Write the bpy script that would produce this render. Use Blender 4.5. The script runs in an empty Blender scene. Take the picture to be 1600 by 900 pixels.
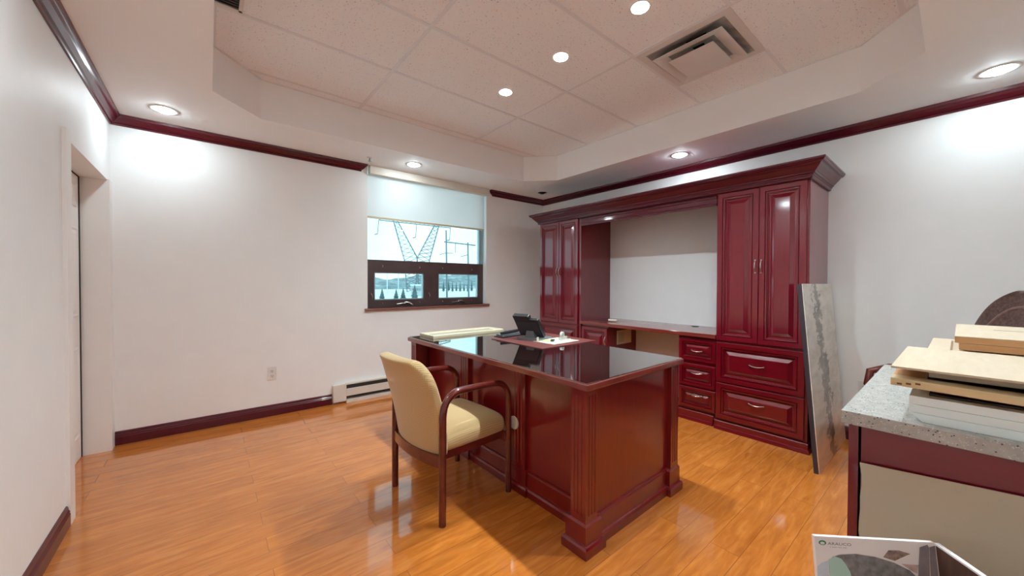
import bpy, bmesh, math, random
from mathutils import Vector, Matrix
random.seed(7)
SC = bpy.context.scene
COL = SC.collection
PI = math.pi

# ------------------------------------------------------------------ materials
MATS = {}
def nodes(name):
    m = bpy.data.materials.new(name); m.use_nodes = True
    nt = m.node_tree
    b = nt.nodes['Principled BSDF']
    MATS[name] = m
    return m, nt, b
def srgb(r, g, b):
    f = lambda c: (c/255/12.92) if c/255 <= .04045 else ((c/255+.055)/1.055)**2.4
    return (f(r), f(g), f(b), 1)
def N(nt, t, **k):
    n = nt.nodes.new(t)
    for a, v in k.items():
        if a in n.inputs: n.inputs[a].default_value = v
        else: setattr(n, a, v)
    return n
def coords(nt, scale=(1,1,1), rot=(0,0,0), kind='Object'):
    tc = nt.nodes.new('ShaderNodeTexCoord'); mp = nt.nodes.new('ShaderNodeMapping')
    mp.inputs['Scale'].default_value = scale; mp.inputs['Rotation'].default_value = rot
    nt.links.new(tc.outputs[kind], mp.inputs['Vector'])
    return mp.outputs['Vector']
def ramp(nt, fac, stops):
    r = nt.nodes.new('ShaderNodeValToRGB')
    e = r.color_ramp.elements
    while len(e) < len(stops): e.new(.5)
    for i, (p, c) in enumerate(stops):
        e[i].position = p; e[i].color = c
    nt.links.new(fac, r.inputs[0]); return r.outputs[0]
def bump(nt, b, h, strength=.2, dist=.002):
    n = nt.nodes.new('ShaderNodeBump'); n.inputs['Strength'].default_value = strength
    n.inputs['Distance'].default_value = dist
    nt.links.new(h, n.inputs['Height']); nt.links.new(n.outputs[0], b.inputs['Normal'])

def plain(name, col, rough=.5, metal=0, spec=.5, noise=.04, scale=6, bumps=0, coat=0):
    m, nt, b = nodes(name)
    v = coords(nt)
    n = N(nt, 'ShaderNodeTexNoise', Scale=scale, Detail=4.)
    nt.links.new(v, n.inputs['Vector'])
    a = tuple(max(0, c*(1-noise)) for c in col[:3])+(1,); c2 = tuple(min(1, c*(1+noise)) for c in col[:3])+(1,)
    nt.links.new(ramp(nt, n.outputs['Fac'], [(.3, a), (.7, c2)]), b.inputs['Base Color'])
    b.inputs['Roughness'].default_value = rough; b.inputs['Metallic'].default_value = metal
    b.inputs['Specular IOR Level'].default_value = spec
    b.inputs['Coat Weight'].default_value = coat; b.inputs['Coat Roughness'].default_value = .08
    if bumps:
        n2 = N(nt, 'ShaderNodeTexNoise', Scale=180., Detail=3.); nt.links.new(v, n2.inputs['Vector'])
        bump(nt, b, n2.outputs['Fac'], bumps, .001)
    return m

def wood(name, dark, light, rough=.28, scale=(3, 3, 26), grain=.3, coat=.9, coat_ior=1.6):
    m, nt, b = nodes(name)
    v = coords(nt, scale)
    n = N(nt, 'ShaderNodeTexNoise', Scale=2.2, Detail=6., Roughness=.6, Distortion=.6)
    nt.links.new(v, n.inputs['Vector'])
    nt.links.new(ramp(nt, n.outputs['Fac'], [(.25, dark), (.75, light)]), b.inputs['Base Color'])
    b.inputs['Roughness'].default_value = rough
    b.inputs['Coat Weight'].default_value = coat; b.inputs['Coat Roughness'].default_value = .09
    b.inputs['Coat IOR'].default_value = coat_ior; b.inputs['Specular IOR Level'].default_value = .25
    bump(nt, b, n.outputs['Fac'], .02*grain, .001)
    return m

wall_m = plain('wall_paint', (.865, .885, .885, 1), .55, noise=.012, bumps=.05)
ceil_m = plain('ceiling_paint', (.93, .955, .97, 1), .7, noise=.01, bumps=.05)
trimw_m = plain('white_trim_paint', (.86, .855, .84, 1), .35, noise=.01)
mahog = wood('mahogany', (.130, .0026, .0105, 1), (.175, .0050, .0150, 1), .3, (14, 14, 1.6))
mahog_h = wood('mahogany_horizontal_grain', (.120, .0014, .0070, 1), (.160, .0028, .0100, 1), .3, (14, 1.6, 14))
mahog_trim = wood('mahogany_trim', (.064, .0022, .0095, 1), (.095, .0040, .0135, 1), .32, (3, 3, 20), coat=.35)
mahog_desk = wood('mahogany_desk', (.145, .0024, .0052, 1), (.190, .0048, .0080, 1), .3, (14, 14, 1.6))
mahog_desktop = wood('mahogany_desk_top', (.15, .020, .016, 1), (.22, .036, .027, 1), .3, (14, 1.6, 14))
chair_wood = wood('chair_wood', (.085, .010, .008, 1), (.14, .018, .013, 1), .2, (8, 8, 8), coat=.8)
maple = wood('maple_board', (.54, .445, .32, 1), (.62, .525, .395, 1), .5, (3, 22, 22), coat=0)
pine = wood('yellow_pine', (.56, .43, .22, 1), (.72, .58, .34, 1), .35, (20, 3, 20), coat=.3)
mdf = wood('orange_brown_edge', (.44, .23, .105, 1), (.54, .30, .15, 1), .6, (8, 8, 8), coat=0)
brown_in = plain('dark_brown_panel', (.15, .055, .03, 1), .4)
espresso = plain('espresso_board', (.035, .013, .017, 1), .35)
white_brd = plain('pale_lacquer', (.82, .92, .92, 1), .3, noise=.02)
cream_brd = plain('cream_lacquer', (.74, .70, .56, 1), .4, noise=.03)
cream_frm = plain('cream_frame', (.62, .55, .38, 1), .4, noise=.04)
card_m = plain('grey_beige_board', (.44, .385, .29, 1), .85, noise=.05, scale=3, bumps=.15)
black_p = plain('black_plastic', (.012, .013, .016, 1), .35)
grey_p = plain('grey_plastic', (.17, .19, .21, 1), .35)
ivory = plain('ivory_plastic', (.72, .68, .58, 1), .4)
white_p = plain('white_plastic', (.75, .74, .72, 1), .4)
heater_m = plain('heater_enamel', (.70, .67, .61, 1), .4)
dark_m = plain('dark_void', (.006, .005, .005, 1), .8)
grille_m = plain('dark_grille', (.03, .026, .024, 1), .6)
steel = plain('brushed_steel', (.62, .60, .58, 1), .25, metal=1)
alu = plain('aluminium_frame', (.35, .45, .48, 1), .35, metal=.6)
bronze = wood('bronze_window_frame', (.060, .036, .035, 1), (.085, .050, .048, 1), .4, (4, 4, 4), coat=.3)
sill_m = wood('speckled_red_sill', (.12, .035, .03, 1), (.30, .14, .12, 1), .35, (60, 60, 60), coat=.3)
pad_m = plain('burgundy_leather', (.16, .045, .04, 1), .4, bumps=.15)
paper_m = plain('paper', (.66, .635, .52, 1), .7)
leather = plain('brown_leather', (.11, .062, .056, 1), .42, noise=.5, scale=60, bumps=.6)
leather_lt = plain('brown_leather_welt', (.20, .12, .105, 1), .45, noise=.2, scale=60, bumps=.3)
green_m = plain('green_ink', (.02, .20, .12, 1), .6)
logo_grey = plain('grey_ink', (.16, .16, .16, 1), .6)
tag_grey = plain('light_grey_ink', (.55, .56, .56, 1), .6)
print_grey = plain('print_grey_roof', (.20, .205, .21, 1), .6, noise=.35, scale=70)
print_teal = plain('print_teal', (.42, .64, .58, 1), .5)
print_blue = plain('print_pale_blue', (.58, .68, .78, 1), .5, noise=.15, scale=20)
print_wood = plain('print_brown_truss', (.25, .18, .15, 1), .6, noise=.6, scale=90)
print_pink = plain('print_pinkish', (.55, .42, .40, 1), .6, noise=.3, scale=50)
print_post = plain('print_grey_post', (.24, .22, .24, 1), .6, noise=.2, scale=40)
print_brown = wood('print_dark_board', (.055, .028, .020, 1), (.12, .065, .05, 1), .5, (20, 20, 3), coat=.2)
white_card = plain('white_card', (.86, .85, .85, 1), .5, noise=.01)
note_m = plain('yellow_green_note', (.62, .66, .25, 1), .6)
clear_m = plain('clear_grey_plastic', (.55, .57, .52, 1), .25)
bark = plain('bark', (.10, .08, .07, 1), .9)
snow_m = plain('snow', (.72, .82, .84, 1), .9, noise=.06, scale=.05)
tower_m = plain('galvanised_steel', (.16, .21, .23, 1), .6)
fir_m = plain('snowy_fir', (.10, .16, .16, 1), .9, noise=.4, scale=1.5)
house_m = plain('house_siding', (.55, .60, .60, 1), .8)
asphalt = plain('wet_asphalt', (.30, .36, .38, 1), .7)

def mk_hill():
    m, nt, b = nodes('wooded_hill')
    v = coords(nt, (1, 1, 2.5))
    n = N(nt, 'ShaderNodeTexNoise', Scale=.22, Detail=8., Roughness=.7); nt.links.new(v, n.inputs['Vector'])
    nt.links.new(ramp(nt, n.outputs['Fac'], [(.35, (.11, .17, .18, 1)), (.55, (.26, .34, .36, 1)), (.72, (.62, .70, .72, 1))]), b.inputs['Base Color'])
    b.inputs['Roughness'].default_value = 1
    return m
hill_m = mk_hill()

def mk_floor():
    m, nt, b = nodes('laminate_floor')
    tc = nt.nodes.new('ShaderNodeTexCoord')
    mp = N(nt, 'ShaderNodeMapping'); mp.inputs['Location'].default_value = (.55, .005, 0)
    nt.links.new(tc.outputs['Object'], mp.inputs['Vector'])
    br = N(nt, 'ShaderNodeTexBrick', offset=.37, squash=1.)
    br.offset_frequency = 2
    for k, v in dict(Scale=1., Bias=0.).items(): br.inputs[k].default_value = v
    br.inputs['Mortar Size'].default_value = .0012; br.inputs['Mortar Smooth'].default_value = .1
    br.inputs['Brick Width'].default_value = 1.21; br.inputs['Row Height'].default_value = .1265
    br.inputs['Color1'].default_value = (0, 0, 0, 1); br.inputs['Color2'].default_value = (1, 1, 1, 1)
    br.inputs['Mortar'].default_value = (.5, .5, .5, 1)
    nt.links.new(mp.outputs[0], br.inputs['Vector'])
    # grain along x, shifted per plank
    sp = N(nt, 'ShaderNodeVectorMath', operation='MULTIPLY_ADD')
    sp.inputs[1].default_value = (7.3, 3.1, 0)
    nt.links.new(br.outputs['Color'], sp.inputs[0]); nt.links.new(mp.outputs[0], sp.inputs[2])
    st = N(nt, 'ShaderNodeMapping'); st.inputs['Scale'].default_value = (2.0, 15, 1)
    nt.links.new(sp.outputs[0], st.inputs['Vector'])
    n1 = N(nt, 'ShaderNodeTexNoise', Scale=1.7, Detail=7., Roughness=.62, Distortion=1.1)
    nt.links.new(st.outputs[0], n1.inputs['Vector'])
    st2 = N(nt, 'ShaderNodeMapping'); st2.inputs['Scale'].default_value = (4, 34, 1)
    nt.links.new(sp.outputs[0], st2.inputs['Vector'])
    n2 = N(nt, 'ShaderNodeTexNoise', Scale=1.5, Detail=4., Roughness=.6)
    nt.links.new(st2.outputs[0], n2.inputs['Vector'])
    c1 = ramp(nt, n1.outputs['Fac'], [(.28, (.44, .130, .019, 1)), (.50, (.56, .180, .028, 1)), (.72, (.67, .245, .050, 1))])
    c2 = ramp(nt, n2.outputs['Fac'], [(.3, (.86, .84, .82, 1)), (.6, (1.03, 1.03, 1.03, 1))])
    mx = N(nt, 'ShaderNodeMix', data_type='RGBA', blend_type='MULTIPLY'); mx.inputs[0].default_value = .7
    nt.links.new(c1, mx.inputs[6]); nt.links.new(c2, mx.inputs[7])
    tone = ramp(nt, br.outputs['Color'], [(0, (.92, .90, .88, 1)), (1, (1.06, 1.05, 1.04, 1))])
    mx2 = N(nt, 'ShaderNodeMix', data_type='RGBA', blend_type='MULTIPLY'); mx2.inputs[0].default_value = 1
    nt.links.new(mx.outputs[2], mx2.inputs[6]); nt.links.new(tone, mx2.inputs[7])
    mx3 = N(nt, 'ShaderNodeMix', data_type='RGBA'); mx3.inputs[7].default_value = (.24, .078, .016, 1)
    nt.links.new(br.outputs['Fac'], mx3.inputs[0]); nt.links.new(mx2.outputs[2], mx3.inputs[6])
    nt.links.new(mx3.outputs[2], b.inputs['Base Color'])
    b.inputs['Roughness'].default_value = .22
    b.inputs['Coat Weight'].default_value = 1; b.inputs['Coat Roughness'].default_value = .06; b.inputs['Coat IOR'].default_value = 1.52; b.inputs['Specular IOR Level'].default_value = .15
    inv = N(nt, 'ShaderNodeMath', operation='SUBTRACT'); inv.inputs[0].default_value = 1
    nt.links.new(br.outputs['Fac'], inv.inputs[1])
    bump(nt, b, inv.outputs[0], .15, .0006)
    return m
floor_m = mk_floor()

def mk_tile():
    m, nt, b = nodes('acoustic_tile')
    v = coords(nt)
    n = N(nt, 'ShaderNodeTexNoise', Scale=85., Detail=2., Roughness=.5); nt.links.new(v, n.inputs['Vector'])
    nt.links.new(ramp(nt, n.outputs['Fac'], [(.27, (.52, .53, .54, 1)), (.37, (.92, .945, .97, 1))]), b.inputs['Base Color'])
    b.inputs['Roughness'].default_value = .9
    bump(nt, b, n.outputs['Fac'], .15, .002)
    return m
tile_m = mk_tile()

def mk_fabric():
    m, nt, b = nodes('woven_tan_fabric')
    tc = nt.nodes.new('ShaderNodeTexCoord')
    mp = N(nt, 'ShaderNodeMapping'); mp.inputs['Scale'].default_value = (1, 1, 1)
    nt.links.new(tc.outputs['UV'], mp.inputs['Vector'])
    ck = N(nt, 'ShaderNodeTexVoronoi', Scale=1., distance='CHEBYCHEV'); ck.inputs['Randomness'].default_value = 0
    mp.inputs['Scale'].default_value = (110, 110, 110)
    nt.links.new(mp.outputs[0], ck.inputs['Vector'])
    nt.links.new(ramp(nt, ck.outputs['Distance'], [(.1, (.36, .22, .085, 1)), (.4, (.56, .395, .185, 1))]), b.inputs['Base Color'])
    b.inputs['Roughness'].default_value = .9; b.inputs['Sheen Weight'].default_value = .3
    bump(nt, b, ck.outputs['Distance'], .3, .002)
    return m
fabric = mk_fabric()

def mk_quartz():
    m, nt, b = nodes('speckled_quartz')
    v = coords(nt)
    a = N(nt, 'ShaderNodeTexVoronoi', Scale=140.); nt.links.new(v, a.inputs['Vector'])
    d = N(nt, 'ShaderNodeTexVoronoi', Scale=260.); nt.links.new(v, d.inputs['Vector'])
    n = N(nt, 'ShaderNodeTexNoise', Scale=40., Detail=4.); nt.links.new(v, n.inputs['Vector'])
    base = ramp(nt, n.outputs['Fac'], [(.3, (.33, .325, .305, 1)), (.7, (.45, .44, .415, 1))])
    def specks(vor, lo, rad):
        sc = N(nt, 'ShaderNodeSeparateColor'); nt.links.new(vor.outputs['Color'], sc.inputs[0])
        g1 = N(nt, 'ShaderNodeMath', operation='GREATER_THAN'); g1.inputs[1].default_value = lo; nt.links.new(sc.outputs[0], g1.inputs[0])
        g2 = N(nt, 'ShaderNodeMath', operation='LESS_THAN'); g2.inputs[1].default_value = rad; nt.links.new(vor.outputs['Distance'], g2.inputs[0])
        mu = N(nt, 'ShaderNodeMath', operation='MULTIPLY'); nt.links.new(g1.outputs[0], mu.inputs[0]); nt.links.new(g2.outputs[0], mu.inputs[1])
        return mu.outputs[0]
    k1 = specks(a, .70, .24); k2 = specks(d, .75, .36)
    m1 = N(nt, 'ShaderNodeMix', data_type='RGBA'); m1.inputs[7].default_value = (.60, .59, .565, 1)
    nt.links.new(k2, m1.inputs[0]); nt.links.new(base, m1.inputs[6])
    m2 = N(nt, 'ShaderNodeMix', data_type='RGBA'); m2.inputs[7].default_value = (.07, .07, .075, 1)
    nt.links.new(k1, m2.inputs[0]); nt.links.new(m1.outputs[2], m2.inputs[6])
    nt.links.new(m2.outputs[2], b.inputs['Base Color']); b.inputs['Roughness'].default_value = .22
    return m
quartz = mk_quartz()

def mk_slab():
    m, nt, b = nodes('veined_stone_print')
    v = coords(nt)
    sx = N(nt, 'ShaderNodeSeparateXYZ'); nt.links.new(v, sx.inputs[0])
    mp = N(nt, 'ShaderNodeMapping'); mp.inputs['Scale'].default_value = (1.7, 6, 5); nt.links.new(v, mp.inputs['Vector'])
    n = N(nt, 'ShaderNodeTexNoise', Scale=2.2, Detail=8., Roughness=.65, Distortion=.5); nt.links.new(mp.outputs[0], n.inputs['Vector'])
    base = ramp(nt, n.outputs['Fac'], [(.32, (.52, .48, .41, 1)), (.60, (.78, .74, .67, 1))])
    # a dark ragged vertical band in the middle
    mp2 = N(nt, 'ShaderNodeMapping'); mp2.inputs['Scale'].default_value = (2.6, 7, 5.5); nt.links.new(v, mp2.inputs['Vector'])
    n2 = N(nt, 'ShaderNodeTexNoise', Scale=2., Detail=7., Roughness=.7); nt.links.new(mp2.outputs[0], n2.inputs['Vector'])
    ma = N(nt, 'ShaderNodeMath', operation='MULTIPLY_ADD'); ma.inputs[1].default_value = .8; ma.inputs[2].default_value = -.40
    nt.links.new(n2.outputs['Fac'], ma.inputs[0])
    ad = N(nt, 'ShaderNodeMath', operation='ADD'); nt.links.new(sx.outputs[0], ad.inputs[0]); nt.links.new(ma.outputs[0], ad.inputs[1])
    zz = N(nt, 'ShaderNodeMath', operation='MULTIPLY_ADD'); zz.inputs[1].default_value = .10; zz.inputs[2].default_value = -.02
    nt.links.new(sx.outputs[2], zz.inputs[0])
    ad2 = N(nt, 'ShaderNodeMath', operation='ADD'); nt.links.new(ad.outputs[0], ad2.inputs[0]); nt.links.new(zz.outputs[0], ad2.inputs[1])
    ab = N(nt, 'ShaderNodeMath', operation='ABSOLUTE'); nt.links.new(ad2.outputs[0], ab.inputs[0])
    k = ramp(nt, ab.outputs[0], [(.070, (1, 1, 1, 1)), (.085, (0, 0, 0, 1))])
    dk = ramp(nt, n.outputs['Fac'], [(.35, (.12, .10, .085, 1)), (.62, (.38, .345, .30, 1))])
    m1 = N(nt, 'ShaderNodeMix', data_type='RGBA'); nt.links.new(k, m1.inputs[0]); nt.links.new(base, m1.inputs[6]); nt.links.new(dk, m1.inputs[7])
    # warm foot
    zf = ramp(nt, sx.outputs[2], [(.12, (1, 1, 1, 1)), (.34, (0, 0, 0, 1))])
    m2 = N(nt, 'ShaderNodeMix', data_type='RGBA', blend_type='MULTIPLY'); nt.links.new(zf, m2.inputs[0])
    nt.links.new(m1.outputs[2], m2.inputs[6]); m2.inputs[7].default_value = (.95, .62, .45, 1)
    nt.links.new(m2.outputs[2], b.inputs['Base Color']); b.inputs['Roughness'].default_value = .3
    return m
slab_m = mk_slab()

def facing(nt, f0, k, p):
    lw = nt.nodes.new('ShaderNodeLayerWeight'); lw.inputs['Blend'].default_value = .5
    a = N(nt, 'ShaderNodeMath', operation='POWER'); a.inputs[1].default_value = p
    nt.links.new(lw.outputs['Facing'], a.inputs[0])
    m = N(nt, 'ShaderNodeMath', operation='MULTIPLY_ADD'); m.inputs[1].default_value = k; m.inputs[2].default_value = f0
    nt.links.new(a.outputs[0], m.inputs[0]); return m.outputs[0]
def mk_pane(name, tint, gloss=.08):
    m = bpy.data.materials.new(name); m.use_nodes = True; nt = m.node_tree; nt.nodes.clear()
    o = nt.nodes.new('ShaderNodeOutputMaterial'); t = nt.nodes.new('ShaderNodeBsdfTransparent'); g = nt.nodes.new('ShaderNodeBsdfGlossy')
    t.inputs[0].default_value = tint; g.inputs['Roughness'].default_value = .01
    mx = nt.nodes.new('ShaderNodeMixShader')
    nt.links.new(facing(nt, .04, .7, 4.5), mx.inputs[0]); nt.links.new(t.outputs[0], mx.inputs[1]); nt.links.new(g.outputs[0], mx.inputs[2])
    nt.links.new(mx.outputs[0], o.inputs[0]); MATS[name] = m
    return m
pane_m = mk_pane('tinted_window_glass', (.80, .94, .965, 1))

def mk_desk_glass():
    m = bpy.data.materials.new('desk_glass'); m.use_nodes = True; nt = m.node_tree; nt.nodes.clear()
    o = nt.nodes.new('ShaderNodeOutputMaterial'); t = nt.nodes.new('ShaderNodeBsdfTransparent'); g = nt.nodes.new('ShaderNodeBsdfGlossy')
    t.inputs[0].default_value = (.80, .86, .83, 1); g.inputs['Roughness'].default_value = .008
    mx = nt.nodes.new('ShaderNodeMixShader')
    nt.links.new(facing(nt, .12, .85, 1.4), mx.inputs[0]); nt.links.new(t.outputs[0], mx.inputs[1]); nt.links.new(g.outputs[0], mx.inputs[2])
    nt.links.new(mx.outputs[0], o.inputs[0])
    return m
desk_glass = mk_desk_glass()

def mk_blind():
    m = bpy.data.materials.new('roller_blind_fabric'); m.use_nodes = True; nt = m.node_tree; nt.nodes.clear()
    o = nt.nodes.new('ShaderNodeOutputMaterial'); d = nt.nodes.new('ShaderNodeBsdfDiffuse'); t = nt.nodes.new('ShaderNodeBsdfTranslucent')
    v = coords(nt); n = N(nt, 'ShaderNodeTexNoise', Scale=3., Detail=3.); nt.links.new(v, n.inputs['Vector'])
    c = ramp(nt, n.outputs['Fac'], [(.3, (.93, .935, .93, 1)), (.7, (.96, .96, .955, 1))])
    nt.links.new(c, d.inputs[0]); nt.links.new(c, t.inputs[0])
    mx = nt.nodes.new('ShaderNodeMixShader'); mx.inputs[0].default_value = .5
    nt.links.new(d.outputs[0], mx.inputs[1]); nt.links.new(t.outputs[0], mx.inputs[2]); nt.links.new(mx.outputs[0], o.inputs[0])
    return m
blind_m = mk_blind()

def mk_emit(name, col, s):
    m = bpy.data.materials.new(name); m.use_nodes = True; nt = m.node_tree; nt.nodes.clear()
    o = nt.nodes.new('ShaderNodeOutputMaterial'); e = nt.nodes.new('ShaderNodeEmission')
    e.inputs[0].default_value = col; e.inputs[1].default_value = s
    nt.links.new(e.outputs[0], o.inputs[0]); return m
bulb_m = mk_emit('lamp_glow', (.865, 1, 1.05, 1), 135)
bulb_dim_m = mk_emit('dim_lamp_glow', (.865, 1, 1.05, 1), 175)
bulb_tray_m = mk_emit('tray_lamp_glow', (.865, 1, 1.05, 1), 1950)
refl_m = plain('white_reflector', (.85, .84, .82, 1), .3, noise=0)

# ------------------------------------------------------------------ helpers
def newbm(): return bmesh.new()
def box(bm, x0, x1, y0, y1, z0, z1, bev=0):
    ps = [(x0,y0,z0),(x1,y0,z0),(x1,y1,z0),(x0,y1,z0),(x0,y0,z1),(x1,y0,z1),(x1,y1,z1),(x0,y1,z1)]
    v = [bm.verts.new(p) for p in ps]
    fs = [bm.faces.new([v[i] for i in q]) for q in ((3,2,1,0),(4,5,6,7),(0,1,5,4),(1,2,6,5),(2,3,7,6),(3,0,4,7))]
    if bev:
        es = set(e for f in fs for e in f.edges)
        bmesh.ops.bevel(bm, geom=list(es), offset=bev, segments=2, profile=.6, affect='EDGES')
    return bm
def mbox(*a, **k): return box(newbm(), *a, **k)
def prism(bm, pts, z0, z1):
    lo = [bm.verts.new((x, y, z0)) for x, y in pts]; hi = [bm.verts.new((x, y, z1)) for x, y in pts]
    bm.faces.new(lo[::-1]); bm.faces.new(hi); n = len(pts)
    for i in range(n): bm.faces.new((lo[i], lo[(i+1) % n], hi[(i+1) % n], hi[i]))
    return bm
def sweep(bm, path, prof, closed=False):
    """profile (out, z) swept along 2-D path; 'out' is to the left of travel; mitred corners"""
    n = len(path); rows = []
    for i, p in enumerate(path):
        p = Vector(p)
        def nrm(a, b):
            d = (Vector(b)-Vector(a)).normalized(); return Vector((-d.y, d.x))
        if closed or 0 < i < n-1:
            n1 = nrm(path[i-1], path[i]); n2 = nrm(path[i], path[(i+1) % n])
            m = (n1+n2); m = m/(m.dot(n1))
        else:
            m = nrm(path[0], path[1]) if i == 0 else nrm(path[-2], path[-1])
        rows.append([bm.verts.new((p.x+m.x*d, p.y+m.y*d, z)) for d, z in prof])
    k = len(prof)
    segs = n if closed else n-1
    for i in range(segs):
        a, b = rows[i], rows[(i+1) % n]
        for j in range(k):
            bm.faces.new((a[j], b[j], b[(j+1) % k], a[(j+1) % k]))
    if not closed:
        bm.faces.new(rows[0][::-1]); bm.faces.new(rows[-1])
    bmesh.ops.recalc_face_normals(bm, faces=bm.faces[:])
    return bm
def tube(bm, pts, r, seg=10, cap=True):
    pts = [Vector(p) for p in pts]; rs = r if isinstance(r, (list, tuple)) else [r]*len(pts)
    rows = []; up = None
    for i, p in enumerate(pts):
        if i == 0: t = pts[1]-pts[0]
        elif i == len(pts)-1: t = pts[-1]-pts[-2]
        else: t = (pts[i+1]-p).normalized()+(p-pts[i-1]).normalized()
        t.normalize()
        if up is None:
            up = Vector((0, 0, 1)) if abs(t.z) < .9 else Vector((1, 0, 0))
        u = (up - t*up.dot(t)).normalized(); w = t.cross(u); up = u
        rows.append([bm.verts.new(p+u*math.cos(2*PI*k/seg)*rs[i]+w*math.sin(2*PI*k/seg)*rs[i]) for k in range(seg)])
    for a, b in zip(rows, rows[1:]):
        for k in range(seg): bm.faces.new((a[k], a[(k+1) % seg], b[(k+1) % seg], b[k]))
    if cap: bm.faces.new(rows[0][::-1]); bm.faces.new(rows[-1])
    return bm
def lathe(bm, prof, c=(0, 0, 0), seg=24, axis='z'):
    rows = []
    for r, h in prof:
        if r < 1e-6: rows.append([bm.verts.new(Vector(c)+Vector((0, 0, h)))])
        else: rows.append([bm.verts.new(Vector(c)+Vector((r*math.cos(2*PI*k/seg), r*math.sin(2*PI*k/seg), h))) for k in range(seg)])
    for a, b in zip(rows, rows[1:]):
        for k in range(seg):
            k2 = (k+1) % seg
            if len(a) == 1 and len(b) == 1: continue
            if len(a) == 1: bm.faces.new((a[0], b[k2], b[k]))
            elif len(b) == 1: bm.faces.new((a[k], a[k2], b[0]))
            else: bm.faces.new((a[k], a[k2], b[k2], b[k]))
    return bm
def rings(bm, O, U, V, NN, w, h, rr):
    """concentric mitred rectangles (inset, height) on a face at O spanned by U*w, V*h, raised along NN"""
    O, U, V, NN = map(Vector, (O, U, V, NN)); prev = None
    first = None
    for ins, ht in rr:
        cur = [bm.verts.new(O+U*a+V*b+NN*ht) for a, b in ((ins, ins), (w-ins, ins), (w-ins, h-ins), (ins, h-ins))]
        if prev:
            for i in range(4): bm.faces.new((prev[i], prev[(i+1) % 4], cur[(i+1) % 4], cur[i]))
        else: first = cur
        prev = cur
    bm.faces.new(prev); bm.faces.new(first[::-1])
    bmesh.ops.recalc_face_normals(bm, faces=bm.faces[:])
    return bm
def obj(name, bm, mat, parent=None, off=None, smooth=None, mats=None):
    """link one mesh; coordinates are world ones when off (the thing's base) is given"""
    me = bpy.data.meshes.new(name)
    if off is not None: bmesh.ops.translate(bm, verts=bm.verts[:], vec=-Vector(off))
    bmesh.ops.recalc_face_normals(bm, faces=bm.faces[:])
    bm.to_mesh(me); bm.free()
    for m in (mats or [mat]): me.materials.append(m)
    if smooth:
        for p in me.polygons: p.use_smooth = True
        try: me.set_sharp_from_angle(angle=math.radians(smooth))
        except Exception: pass
    o = bpy.data.objects.new(name, me); COL.objects.link(o)
    if parent: o.parent = parent
    elif off is not None: o.location = off
    return o
def tag(o, label=None, cat=None, group=None, kind=None):
    for k, v in (('label', label), ('category', cat), ('group', group), ('kind', kind)):
        if v: o[k] = v
    return o
def thing(name, label, cat, loc=(0, 0, 0), rotz=0, group=None):
    o = bpy.data.objects.new(name, None); COL.objects.link(o)
    o.location = loc; o.rotation_euler = (0, 0, rotz); o.empty_display_size = .1
    return tag(o, label, cat, group)
def struct(name, bm, mat, parent=None, **k):
    o = obj(name, bm, mat, parent, **k)
    if not parent: o['kind'] = 'structure'
    return o
def copy_tree(o, parent=None):
    c = o.copy(); COL.objects.link(c)
    if parent: c.parent = parent
    for ch in list(o.children): copy_tree(ch, c)
    return c

# ------------------------------------------------------------------ room
XL, XR, YW, YB = -.565, 3.985, 4.09, -.90
ZC, ZT = 2.51, 2.81
OCT = [(.03, .43), (.325, .135), (3.015, .135), (3.31, .43), (3.31, 3.155), (3.015, 3.45), (.325, 3.45), (.03, 3.155)]
SOFFIT_LIGHTS = [(-.24, 3.725), (1.705, 3.725), (3.575, 1.765), (3.595, -.127), (-.24, 1.765), (-.24, -.127), (1.705, -.127)]
TRAY_LIGHTS = [(1.895, 1.17), (1.888, 1.771), (1.888, 2.383), (1.893, .56)]
DEAD_LIGHT = (3.60, 3.716)

struct('floor', mbox(XL-.3, XR+.2, YB-.2, YW+.2, -.1, 0), floor_m)
# ceiling: soffit with a recessed octagonal tray, lamp holes cut through
bm = mbox(XL-.2, XR+.2, YB-.2, YW+.2, ZC, ZT+.15)
ceil = obj('ceiling', bm, ceil_m, mats=[ceil_m, tile_m]); ceil['kind'] = 'structure'
cut = newbm(); prism(cut, OCT, ZC-.1, ZT)
for (x, y) in SOFFIT_LIGHTS+[DEAD_LIGHT]:
    lathe(cut, [(0, ZC-.05), (.073, ZC-.05), (.073, ZC+.12), (0, ZC+.12)], (x, y, 0), 32)
bmesh.ops.recalc_face_normals(cut, faces=cut.faces[:])
cutter = obj('cutter', cut, ceil_m)
cut2 = newbm()
for (x, y) in TRAY_LIGHTS:
    lathe(cut2, [(0, ZT-.05), (.054, ZT-.05), (.054, ZT+.11), (0, ZT+.11)], (x, y, 0), 32)
box(cut2, 2.32, 2.83, .885, 1.395, ZT-.02, ZT+.10)
bmesh.ops.recalc_face_normals(cut2, faces=cut2.faces[:])
cutter2 = obj('cutter', cut2, ceil_m)
for c in (cutter, cutter2):
    md = ceil.modifiers.new('cut', 'BOOLEAN'); md.operation = 'DIFFERENCE'; md.object = c; md.solver = 'EXACT'
bpy.context.view_layer.update()
ev = ceil.evaluated_get(bpy.context.evaluated_depsgraph_get())
me2 = bpy.data.meshes.new_from_object(ev)
ceil.modifiers.clear(); ceil.data = me2
for c in (cutter, cutter2): bpy.data.objects.remove(c, do_unlink=True)
while len(me2.materials) < 2: me2.materials.append(tile_m)
me2.materials[0] = ceil_m; me2.materials[1] = tile_m
for p in me2.polygons:
    cz = sum(me2.vertices[i].co.z for i in p.vertices)/len(p.vertices)
    p.material_index = 1 if (abs(cz-ZT) < .004 and p.normal.z < -.5) else 0
    p.use_smooth = False

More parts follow.
